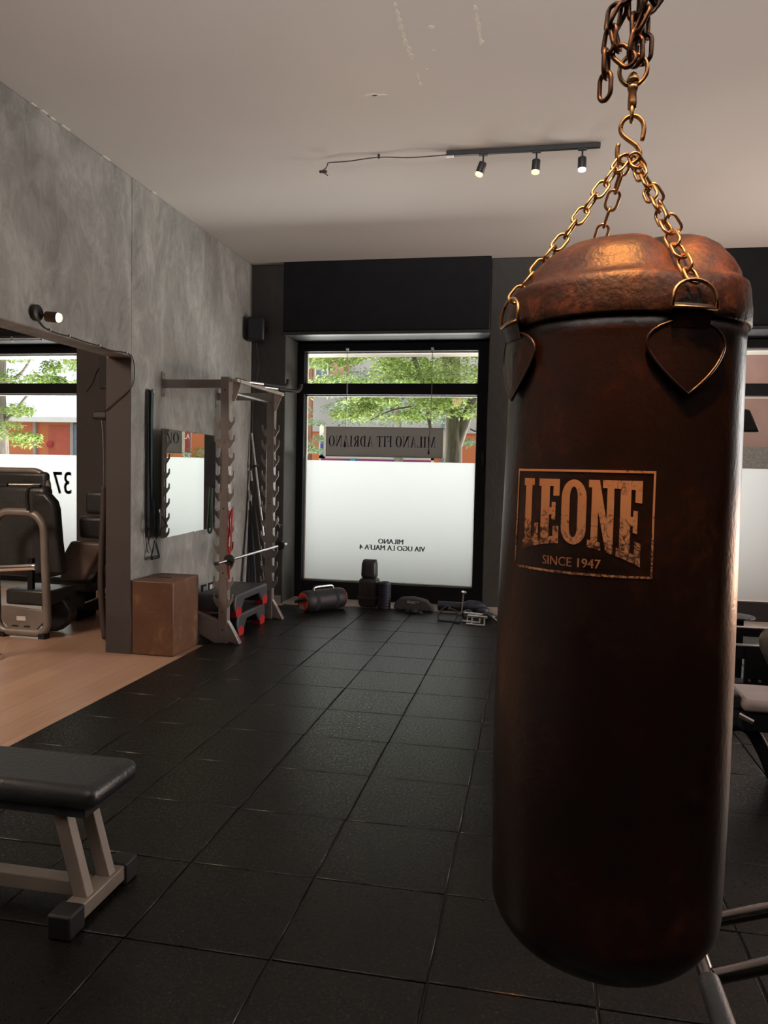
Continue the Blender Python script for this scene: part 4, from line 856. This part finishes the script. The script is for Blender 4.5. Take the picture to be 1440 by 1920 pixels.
# step platforms stacked inside the rack
def step(z, x1, y0_, y1_, lab):
    t = thing('step_platform', lab, 'step', (-2.8, 6.9, z), group='stacked step platforms')
    x0_ = x1-.38
    mb = MB(); pr = [(0, 0), (.0, -.045), (.11, -.135), (.16, -.135), (.16, -.19), (0, -.19)]
    ya, yb = y0_, y1_
    sec = [(x0_+.015, z+.035), (x0_, z+.11), (x0_+.04, z+.19), (x0_+.06, z+.20), (x1-.06, z+.20), (x1-.03, z+.19), (x1, z+.11), (x1-.012, z+.035)]
    # slab with arched underside: top deck and two leg blocks
    mb.prism([(y, zz) for y, zz in ((ya+.02, z+.04), (ya, z+.12), (ya+.02, z+.19), (ya+.04, z+.2), (yb-.04, z+.2), (yb-.02, z+.19), (yb, z+.12), (yb-.02, z+.04), (yb-.16, z+.04), (yb-.24, z+.13), (ya+.24, z+.13), (ya+.16, z+.04))], (x0_, 0, 0), (0, 1, 0), (0, 0, 1), x1-x0_)
    mb.build('deck', M['grey_step'], t, bevel=.018, seg=3)
    for c in (ya+.09, yb-.09):
        for xx in (x0_+.05, x1-.05):
            MB().prism([(-.06, 0), (.055, 0), (.072, .055), (-.01 if c < 6.9 else .0, .10), (-.072, .055)], (xx-.045 if xx < -2.7 else xx-.035, c, z+.002), (0, 1, 0), (0, 0, 1), .088).build('foot', M['red'], t, bevel=.004)
step(0.0, -2.605, 6.56, 7.30, 'lower black step platform with red feet behind the rack post')
step(.203, -2.575, 6.42, 7.28, 'upper black step platform with red feet behind the rack post')
# bars and poles leaning into the corner
def pole(name, a, b, r, m, lab, extra=None):
    t = thing(name, lab, 'pole' if name != 'barbell' else 'barbell', a, group='poles leaning in the corner')
    MB().tube([a, b], r, 12).build('shaft', m, t, smooth=True)
    if extra: 
        p = Vector(a).lerp(Vector(b), extra); d = (Vector(b)-Vector(a)).normalized(); MB().lathe([(r, 0), (.045, 0), (.045, .02), (r, .02)], p, d, 20).build('collar', M['rubber'], t, smooth=True)
        MB().tube([p, b], r*1.05, 12).build('sleeve', M['steel'], t, smooth=True)
    else: MB().tube([Vector(b)-(Vector(b)-Vector(a)).normalized()*.12, Vector(b)+Vector((0, 0, .002))], r*1.12, 12).build('tip', M['steel'] if r < .016 else m, t, smooth=True)
pole('barbell', (-2.86, 8.22, .0), (-3.198, 8.42, 1.93), .012, M['steel'], 'tallest steel bar with a black collar leaning in the corner', .80)
pole('pole', (-2.90, 8.15, .0), (-3.205, 8.42, 1.50), .014, pm('dark_bronze_bar', (.05, .035, .03, 1), (.08, .055, .045, 1), .4, metal=.5), 'dark brown pole of middle height leaning in the corner')
pole('pole', (-3.00, 8.12, .0), (-3.21, 8.40, 1.27), .013, M['navy'], 'shorter black pole with steel tip leaning in the corner')
pole('pole', (-3.08, 8.16, .0), (-3.20, 8.41, 1.22), .014, M['navy'], 'shortest black pole leaning against the corner')
pole('pole', (-3.15, 8.20, .0), (-3.19, 8.38, 1.05), .018, M['navy'], 'stubby thick black pole nearest the left wall')

# ------------------------------------------------------------------ things along the window
t = thing('sandbag', 'black cylindrical sandbag with red ends lying under the window', 'sandbag', (-2.33, 8.25, .12))
a = Vector((-2.40, 7.90, .118)); b = Vector((-2.40+.309, 7.90+.394, .120)); d = (b-a).normalized()
MB().lathe([(.100, 0), (.112, .02), (.116, .06), (.116, .46), (.112, .50), (.100, .525)], a, d, 28).build('body', M['rubber'], t, smooth=True)
fc = MB().lathe([(.003, -.022), (.06, -.018), (.095, -.006), (.104, .008), (.104, .012)], a, d, 28).build('end_cap', M['red_cloth'], t, smooth=True)
MB().lathe([(.104, .518), (.104, .522), (.09, .535), (.003, .545)], a, d, 28).build('end_cap', M['red_cloth'], t, smooth=True)
up = Vector((0, 0, 1)); sd = d.cross(up).normalized(); fw = -d
MB().tube(smooth_path([a+fw*.015+sd*.10+up*.05, a+fw*.05+sd*.05+up*.035, a+fw*.06-sd*.02+up*.015, a+fw*.03-sd*.09-up*.01]), .018, 10).build('end_handle', M['black_vinyl'], t, smooth='all')
for k0, dd in ((0, 0),):
    o_ = a+d*.10+up*.112
    MB().tube(smooth_path([a+d*.12+up*.105+sd*.03, a+d*.13+up*.145+sd*.03, a+d*.25+up*.150+sd*.03, a+d*.36+up*.148+sd*.03, a+d*.38+up*.105+sd*.03]), .012, 8).build('carry_handle', M['steel'], t, smooth='all')
for k_ in (.11, .37): MB().lathe([(.118, 0), (.119, .004), (.119, .036), (.118, .04)], a+d*k_, d, 28).build('strap', M['dark_cloth'], t)
v2, fs_, w_ = text_mesh('06', .062)
mb = MB(); rt = fw.cross(up).normalized()*-1
mb.add([a+fw*.0235+rt*(-.035+x)+up*(-.075+y) for x, y in v2], fs_); mb.build('number', M['cream'], fc)
# upright kit bag
t = thing('kit_bag', 'tall black kit bag with a big letter W standing under the window', 'bag', (-1.80, 8.45, 0))
MB().box((-1.80, 8.50, .165), (.225, .20, .33)).build('lower_body', M['black_vinyl'], t, bevel=.05, seg=4)
MB().box((-1.80, 8.50, .425), (.180, .17, .21), taper=.93).build('rolled_top', M['black_vinyl'], t, bevel=.045, seg=4)
MB().box((-1.80, 8.50, .520), (.145, .10, .022)).build('buckle_strap', M['dark_cloth'], t, bevel=.008)
MB().bb(-1.915, -1.685, 8.385, 8.405, .10, .13).build('band', M['dark_cloth'], t)
v2, fs_, w_ = text_mesh('W', .12); MB().add([(-1.865+x*.9, 8.396, .185+y) for x, y in v2], fs_).build('letter', M['grey_cloth'], t); t.location.x -= .005
# foam roller standing on end
t = thing('foam_roller', 'dark blue ribbed foam roller standing on end beside the kit bag', 'roller', (-1.615, 8.42, 0))
pr = [(.064, 0)]
for k in range(9): z = .005+k*.032; pr += [(.073, z+.002), (.074, z+.022), (.066, z+.025), (.066, z+.030)]
pr += [(.062, .297), (.045, .30), (.043, .27)]
MB().lathe(pr, (-1.615, 8.42, 0), n=28).build('body', M['navy'], t, smooth=True)
# weight belt / pouch
t = thing('exercise_pouch', 'charcoal padded pouch with small print lying under the window', 'pouch', (-1.28, 8.40, 0))
MB().prism([(-.235, .02), (-.215, .085), (-.15, .14), (.0, .150), (.13, .125), (.20, .06), (.225, .015), (.20, .0), (-.20, .0)], (-1.27, 8.47, 0), (1, .0, 0), (0, 0, 1), .11).build('body', M['grey_cloth'], t, bevel=.03, seg=4)
v2, fs_, w_ = text_mesh('PRAMEL', .014); MB().add([(-1.345+x*1.3, 8.3585, .088+y-x*.1) for x, y in v2], fs_).build('lettering', M['white_plastic'], t)
MB().beam((-1.345, 8.3585, .112), (-1.215, 8.3585, .100), .001, .003).build('stripe', M['white_plastic'], t)
tag(MB().sphere((-1.25, 8.20, .028), .04, 12, (1.3, .8, .7)).sphere((-1.31, 8.22, .02), .03, 10, (1.2, .9, .6)).sphere((-1.18, 8.19, .018), .03, 10, (1.1, .8, .6)).build('crumpled_glove', M['dark_cloth'], None, smooth='all'), 'crumpled black glove on the mat before the charcoal pouch', 'glove')
t = tag(MB().tube([(-1.02, 8.52, .052), (-.72, 8.50, .052)], .05, 16).build('rolled_mat', M['navy'], None, smooth=True), 'short rolled dark mat under the window by the ankle strap', 'mat')
t = thing('ankle_strap', 'black arched ankle strap standing on the rubber mat', 'strap', (-.80, 7.95, 0))
mb = MB(); q = [(-.90, 7.90, .0), (-.905, 7.93, .06), (-.86, 7.95, .115), (-.79, 7.96, .125), (-.72, 7.95, .095), (-.68, 7.92, .04), (-.675, 7.90, .0)]
band(mb, smooth_path(q, 4), .06, .010); mb.build('loop', M['black_vinyl'], t)
MB().beam((-.90, 7.90, .006), (-.675, 7.86, .006), .06, .01).build('base_band', M['dark_cloth'], t); t.location.x -= .04
t = thing('mini_tripod', 'thin dark stand with pale cup top beside the rolled mat', 'stand', (-.74, 8.30, 0))
MB().tube([(-.74, 8.30, .0), (-.725, 8.30, .23)], .008, 8).build('stem', M['steel'], t)
MB().lathe([(.012, 0), (.028, .02), (.030, .028), (.022, .028), (.010, .01)], (-.722, 8.30, .225), (.15, -.2, 1), 16).build('cup', M['steel'], t)
MB().lathe([(.05, 0), (.05, .012), (.01, .02)], (-.74, 8.30, 0), n=16).build('base', M['black_plastic'], t)
t = tag(MB().sphere((-.62, 8.40, .075), .12, 14, (1.25, .6, .62)).sphere((-.52, 8.36, .05), .08, 12, (1, .8, .62)).build('dark_bag', M['navy'], None, smooth='all'), 'slumped navy bag against the frame below the window', 'bag')
def push_handle(x, y, z, lab, rz):
    t = thing('push_up_handle', lab, 'push-up handle', (x, y, z), group='chrome push-up handles')
    m_ = Matrix.Rotation(R_(rz), 3, 'Z'); f = lambda a, b, c: Vector((x, y, z))+m_ @ Vector((a, b, c))
    MB().tube([f(-.10, 0, .085), f(.10, 0, .085)], .016, 12).build('grip', M['chrome'], t, smooth=True)
    MB().tube([f(-.06, 0, .08), f(-.06, 0, .012)], .008, 8).tube([f(.07, 0, .08), f(.07, 0, .012)], .008, 8).build('post', M['steel'], t)
    MB().tube([f(-.10, -.06, .012), f(.09, -.06, .012)], .012, 10).tube([f(-.06, 0, .012), f(-.06, -.06, .012)], .008, 8).tube([f(.07, 0, .012), f(.07, -.06, .012)], .008, 8).build('base', M['chrome'], t)
push_handle(-.585, 7.93, .0, 'chrome push-up handle standing on the mat', -9)
push_handle(-.53, 7.80, .0, 'chrome push-up handle nearest the camera beside the other', -9)
tag(MB().sphere((-.44, 8.05, .045), .07, 12, (1.2, .8, .64)).tube(smooth_path([(-.50, 8.0, .05), (-.46, 7.95, .09), (-.40, 7.95, .06), (-.34, 7.98, .01)]), .014, 8).build('ankle_weight', M['black_vinyl'], None, smooth='all'), 'black ankle weight bundle right of the chrome handles', 'weight')
tag(MB().tube(smooth_path([(-.70, 8.06, .03), (-.69, 8.05, .08), (-.64, 8.05, .095), (-.60, 8.06, .05), (-.63, 8.07, .015), (-.68, 8.07, .02), (-.70, 8.06, .03)]), .014, 8).build('skipping_rope', M['black_vinyl'], None, smooth='all'), 'coiled black rope handle behind the chrome handles', 'rope')

# ------------------------------------------------------------------ flat bench in the left foreground
t = thing('weight_bench', 'flat black bench with beige steel legs in the left foreground', 'bench', (-1.95, 2.4, 0))
MB().bb(-2.62, -1.40, 2.265, 2.585, .388, .470).build('pad', M['black_vinyl'], t, bevel=.038, seg=5)
MB().bb(-2.58, -1.44, 2.29, 2.56, .362, .390).build('pad_board', M['dark_cloth'], t)
for y in (2.335, 2.475): MB().beam((-1.555, y, .37), (-1.47, y, .062), .05, .045, up=(0, 1, 0)).build('leg', M['bench_paint'], t, bevel=.004)
MB().beam((-2.50, 2.40, .37), (-2.50, 2.40, .06), .06, .06).build('leg', M['bench_paint'], t, bevel=.004)
MB().bb(-2.55, -1.50, 2.375, 2.435, .035, .088).build('rail', M['bench_paint'], t, bevel=.004)
MB().bb(-1.505, -1.435, 2.25, 2.56, .022, .075).build('foot_bar', M['bench_paint'], t, bevel=.004)
for y0_, y1_ in ((2.185, 2.275), (2.535, 2.62)): MB().bb(-1.512, -1.428, y0_, y1_, .0, .082).build('foot_cap', M['rubber'], t, bevel=.008)
MB().bb(-2.53, -2.46, 2.2, 2.6, .0, .05).build('foot_bar', M['bench_paint'], t, bevel=.004)

# ------------------------------------------------------------------ chrome frame in the right foreground
t = thing('chrome_rack', 'low chrome tube rack in the right foreground corner', 'rack', (.6, 1.8, 0))
for (a, b) in (((.405, 2.25, .45), (.405, 1.69, .45)),): MB().tube([a, b], .018, 16).build('side_rail', M['dark_chrome'], t, smooth=True)
MB().tube([(.405, 1.735, .45), (.405, 1.50, .45)], .024, 18).build('sleeve', M['grey_step'], t, smooth=True)
for y in (1.96, 1.755): MB().tube([(.415, y, .45), (1.15, y+.40, .45)], .018, 14).build('rung', M['dark_chrome'], t, smooth=True)
MB().tube([(1.15, 1.9, .45), (1.15, 2.6, .45)], .021, 14).build('side_rail', M['chrome'], t, smooth=True)
for p in ((.405, 1.53), (1.15, 1.93), (1.15, 2.58)): MB().tube([(p[0], p[1], .45), (p[0], p[1], 0)], .017, 12).build('leg', M['chrome'], t, smooth=True)

# ------------------------------------------------------------------ machines behind the bag on the right
t = thing('cable_column', 'black machine column with angular head sticking out behind the punching bag', 'machine', (.95, 5.0, 0))
MB().bb(.85, .97, 4.94, 5.06, 0, 1.95).build('column', M['black_frame'], t, bevel=.006)
MB().prism([(-.12, .0), (.0, .125), (.13, .150), (.24, .130), (.30, .0)], (1.0, 5.03, 1.82), (1, 0, 0), (0, 0, 1), .07).build('head', M['black_plastic'], t, bevel=.01)
MB().bb(.62, 1.02, 4.9, 5.1, 0, .04).build('base', M['black_frame'], t)
t = thing('low_bench_machine', 'black floor frame with pale edged rails under the right window', 'machine', (1.9, 6.0, 0))
MB().bb(.95, 2.7, 5.97, 6.03, .395, .455).build('upper_rail', M['black_frame'], t, bevel=.004)
MB().bb(.95, 2.7, 5.975, 6.025, .455, .461).bb(.95, 1.66, 5.945, 6.0, .329, .335).build('rail_edge', M['silver_paint'], t)
MB().bb(.95, 2.7, 5.94, 6.0, .235, .329).build('lower_rail', M['black_frame'], t, bevel=.004)
MB().bb(1.53, 1.715, 5.93, 5.97, .055, .33).build('upright', M['black_frame'], t)
MB().bb(1.0, 1.1, 5.93, 6.0, .05, .33).build('upright', M['black_frame'], t)
MB().bb(1.0, 2.7, 5.9, 6.1, 0, .055).build('base', M['black_frame'], t)
MB().lathe([(.010, 0), (.010, .01)], (1.56, 5.93, .085), (0, -1, 0), 10).build('bolt', M['steel'], t)
MB().lathe([(.010, 0), (.010, .01)], (1.63, 5.93, .085), (0, -1, 0), 10).build('bolt', M['steel'], t)
MB().lathe([(.001, 0), (.14, .008), (.14, .02), (.001, .03)], (1.55, 6.35, .46), n=20).build('plate', M['grey_cloth'], t)
MB().bb(1.5, 1.6, 6.3, 6.4, 0, .46).build('plate_post', M['black_frame'], t)
t = thing('seat_machine', 'exercise machine seat with pale vinyl pad and arched black legs at the right edge', 'machine', (1.3, 4.2, 0))
MB().bb(1.045, 1.60, 4.05, 4.40, .385, .445).build('seat', M['light_vinyl'], t, bevel=.026, seg=4)
MB().bb(1.05, 1.6, 4.08, 4.36, .28, .384).build('seat_frame', M['black_frame'], t, bevel=.01)
MB().bb(.98, 1.05, 4.10, 4.2, .38, .46).build('adjuster', M['black_plastic'], t, bevel=.012)
MB().tube([(1.03, 4.06, .37), (1.09, 4.03, .345)], .014, 10).build('pin', M['chrome'], t)
MB().tube(smooth_path([(.86, 4.2, 0.02), (.93, 4.2, .19), (1.03, 4.2, .275), (1.12, 4.2, .26), (1.20, 4.2, .13), (1.245, 4.2, .02)]), .035, 12).build('arched_leg', M['black_frame'], t, smooth='all')
MB().beam((1.24, 4.1, .24), (1.33, 4.1, .15), .03, .03).build('brace', M['silver_paint'], t)
MB().bb(1.45, 1.6, 4.1, 4.3, 0, .29).build('column', M['black_frame'], t)
t = thing('machine_arm', 'grey curved machine arm entering from the right edge above the floor frame', 'machine', (1.5, 5.2, 0))
MB().tube(smooth_path([(1.62, 5.2, .0), (1.56, 5.2, .28), (1.46, 5.2, .50), (1.49, 5.2, .57), (1.62, 5.2, .60), (1.9, 5.2, .58)]), .042, 12).build('arm', M['machine_grey'], t, smooth='all')
MB().bb(1.6, 1.9, 5.05, 5.35, .52, .60).build('pad', M['black_vinyl'], t, bevel=.02)

# ------------------------------------------------------------------ machines in the second room
t = thing('chest_press', 'seated gym machine with grey loop frame and black pads in the second room', 'machine', (-4.45, 6.2, WZ))
FY = 6.10
def rr_loop(x0, x1, z0, z1, rt, rb, y, lean=0.):
    P = []
    for (cx, cz, r, a0) in ((x1-rt, z1-rt, rt, 0), (x0+rt, z1-rt, rt, 90), (x0+rb, z0+rb, rb, 180), (x1-rb, z0+rb, rb, 270)):
        for k in range(7): a = R_(a0+90*k/6); x = cx+r*math.cos(a); z = cz+r*math.sin(a); P.append((x+lean*(z-z0), y+.03*(z-z0), z))
    return P
MB().tube(rr_loop(-4.70, -4.20, .03, 1.10, .16, .10, FY, -.06), .036, 12, closed=True).build('loop_frame', M['machine_grey'], t, smooth='all')
MB().prism([(-4.66, .26), (-4.23, .235), (-4.23, .14), (-4.31, .055), (-4.58, .055), (-4.66, .13)], (0, FY+.02, 0), (1, 0, 0), (0, 0, 1), .03).build('foot_plate', M['machine_grey'], t, bevel=.004)
mb = MB()
for x, z in ((-4.58, .215), (-4.33, .20)): MB().lathe([(.012, 0), (.012, .006)], (x, FY+.014, z), (0, -1, 0), 10).build('bolt', M['black_plastic'], t)
for x in (-4.52, -4.40): MB().bb(x-.03, x+.03, FY-.014, FY-.008, .08, .092).build('slot', M['black_plastic'], t)
MB().bb(-4.50, -4.41, FY-.016, FY-.011, .135, .175).build('label', M['white_plastic'], t)
MB().bb(-4.66, -4.22, FY+.05, FY+.45, .26, .40).build('seat', M['black_vinyl'], t, bevel=.02)
MB().box((-4.75, FY+.40, .90), (.56, .14, .86), Matrix.Rotation(R_(-6), 3, 'X')).build('backrest', M['black_vinyl'], t, bevel=.06, seg=5)
MB().prism([(-4.56, 1.27), (-4.424, 1.268), (-4.346, 1.19), (-4.323, 1.117), (-4.295, .80), (-4.253, .52), (-4.56, .50)], (0, FY+.40, 0), (1, 0, 0), (0, 0, 1), .12).build('side_shell', M['black_vinyl'], t, bevel=.03, seg=3)  # shell and headrest outlines traced from image pixels, then scaled about the camera
MB().tube(rr_loop(-5.40, -4.58, 1.0, 1.462, .16, .06, FY+.55, 0), .030, 12, closed=True).build('headrest_frame', M['machine_grey'], t, smooth='all')
MB().bb(-5.39, -4.57, FY+.52, FY+.60, 1.02, 1.455).build('headrest', M['black_vinyl'], t, bevel=.05, seg=4)
for x, dx in ((-4.375, .14), (-4.70, .14)): MB().tube(smooth_path([(x, FY-.02, 1.12), (x-.005, FY-.03, 1.24), (x+.02, FY-.04, 1.315), (x+.06, FY-.04, 1.335), (x+dx, FY-.05, 1.34)]), .016, 10).build('handle_bar', M['black_plastic'], t, smooth='all')
MB().tube([(-4.70, FY-.04, 1.342), (-4.25, FY-.02, 1.35)], .008, 8).build('cross_wire', M['steel'], t)
MB().bb(-4.475, -4.425, FY+.1, FY+.14, .40, .68).build('adjuster_post', M['black_frame'], t)
for x in (-4.64, -4.24): MB().bb(x-.03, x+.03, FY-.04, FY+.04, WZ, .03).build('rubber_foot', M['rubber'], t)
MB().tube([(-4.34, 6.42, .30), (-4.27, 6.5, .24), (-4.2, 6.62, .22)], .06, 10).build('front_shroud', M['black_vinyl'], t, smooth='all')
MB().prism([(-4.43, -.01), (-4.27, .0), (-4.155, .085), (-4.13, .15), (-4.13, .20), (-4.20, .30), (-4.43, .32)], (0, FY+.35, 0), (1, 0, 0), (0, 0, 1), .12).build('lower_shell', M['black_vinyl'], t, bevel=.02)
t = tag(MB().tube([(-4.30, 5.2, .705), (-3.685, 5.2, .757)], .024, 14).tube([(-3.70, 5.2, .757), (-3.677, 5.2, .757)], .026, 14).tube([(-4.28, 5.2, .705), (-4.28, 5.2, WZ)], .03, 12).bb(-4.45, -4.1, 5.0, 5.4, WZ, .02).build('bar_stand', M['chrome'], None, smooth=True), 'polished steel bar reaching in front of the grey loop machine', 'bar')
t = thing('leg_curl_machine', 'black padded machine with two stacked pads beside the pillar in the second room', 'machine', (-4.1, 6.9, WZ))
MB().box((-4.11, 6.80, 1.17), (.30, .10, .225)).build('head_pad', M['black_vinyl'], t, bevel=.04, seg=4)
MB().box((-4.15, 6.78, .93), (.33, .10, .215)).build('back_pad', M['black_vinyl'], t, bevel=.04, seg=4)
MB().tube([(-4.10, 6.86, 1.20), (-4.10, 6.86, .50)], .018, 10).build('pad_post', M['steel'], t)
MB().prism([(-4.46, .42), (-4.40, .70), (-4.34, .80), (-4.0, .79), (-4.10, .60), (-4.20, .43)], (0, 6.74, 0), (1, 0, 0), (0, 0, 1), .09).build('lumbar_pad', M['brown_vinyl'], t, bevel=.02)
MB().bb(-4.74, -4.25, 6.86, 7.25, .27, .41).build('seat', M['black_vinyl'], t, bevel=.05, seg=4)
MB().tube(smooth_path([(-4.0, 6.80, .80), (-4.12, 6.8, .50), (-4.2, 6.8, .40)]), .025, 10).build('side_tube', M['black_frame'], t, smooth='all')
MB().tube(smooth_path([(-4.4, 6.85, .14), (-4.15, 6.85, .24), (-3.98, 6.85, .33), (-3.92, 6.85, .36), (-3.90, 6.85, .33)]), .010, 8).build('chrome_lever', M['chrome'], t, smooth='all')
MB().beam((-4.5, 6.95, .10), (-3.80, 6.95, .22), .08, .10).bb(-4.5, -4.4, 6.88, 7.2, WZ, .30).bb(-4.02, -3.95, 6.9, 7.0, WZ, .20).build('frame', M['black_frame'], t, bevel=.01)
# slim column half hidden by the pillar
t = thing('lat_column', 'slim machine column with black head and ribbed cover behind the pillar', 'machine', (-3.72, 6.2, WZ))
MB().bb(-3.81, -3.66, 6.15, 6.27, 1.93, 2.005).build('head', M['black_plastic'], t, bevel=.02)
MB().tube(smooth_path([(-3.74, 6.2, 1.93), (-3.728, 6.2, 1.80), (-3.72, 6.2, 1.6), (-3.715, 6.2, 1.2)]), .006, 8).build('cable', M['steel'], t)
pr = [(.012, 1.30), (.025, 1.2)]
MB().tube(smooth_path([(-3.715, 6.2, 1.35), (-3.72, 6.2, 1.1), (-3.735, 6.2, .8), (-3.742, 6.2, .5), (-3.73, 6.2, .25), (-3.70, 6.2, .0)]), .03, 10).build('ribbed_cover', pm('ribbed_brown', S(58, 48, 46), S(70, 58, 55), .7, scale=120, stretch=(.1, .1, 3)), t, smooth='all')
MB().bb(-3.66, -3.56, 6.15, 6.25, WZ, 2.0).build('column', M['black_frame'], t)
t = thing('thermostat', 'flat black control box on the end wall of the second room beside the pillar', 'control box', (-3.72, 5.9, 2.2))
MB().bb(-5.115, -5.0, 8.42, YE, 2.44, 2.80).build('casing', M['black_plastic'], t)
MB().tube(smooth_path([(-5.1, 8.44, 2.72), (-5.17, 8.445, 2.62), (-5.22, 8.45, 2.50), (-5.30, 8.45, 2.40)]), .004, 6).build('wire', M['black_plastic'], t)
t['label'] = 'flat black control box on the end wall beside the pillar'
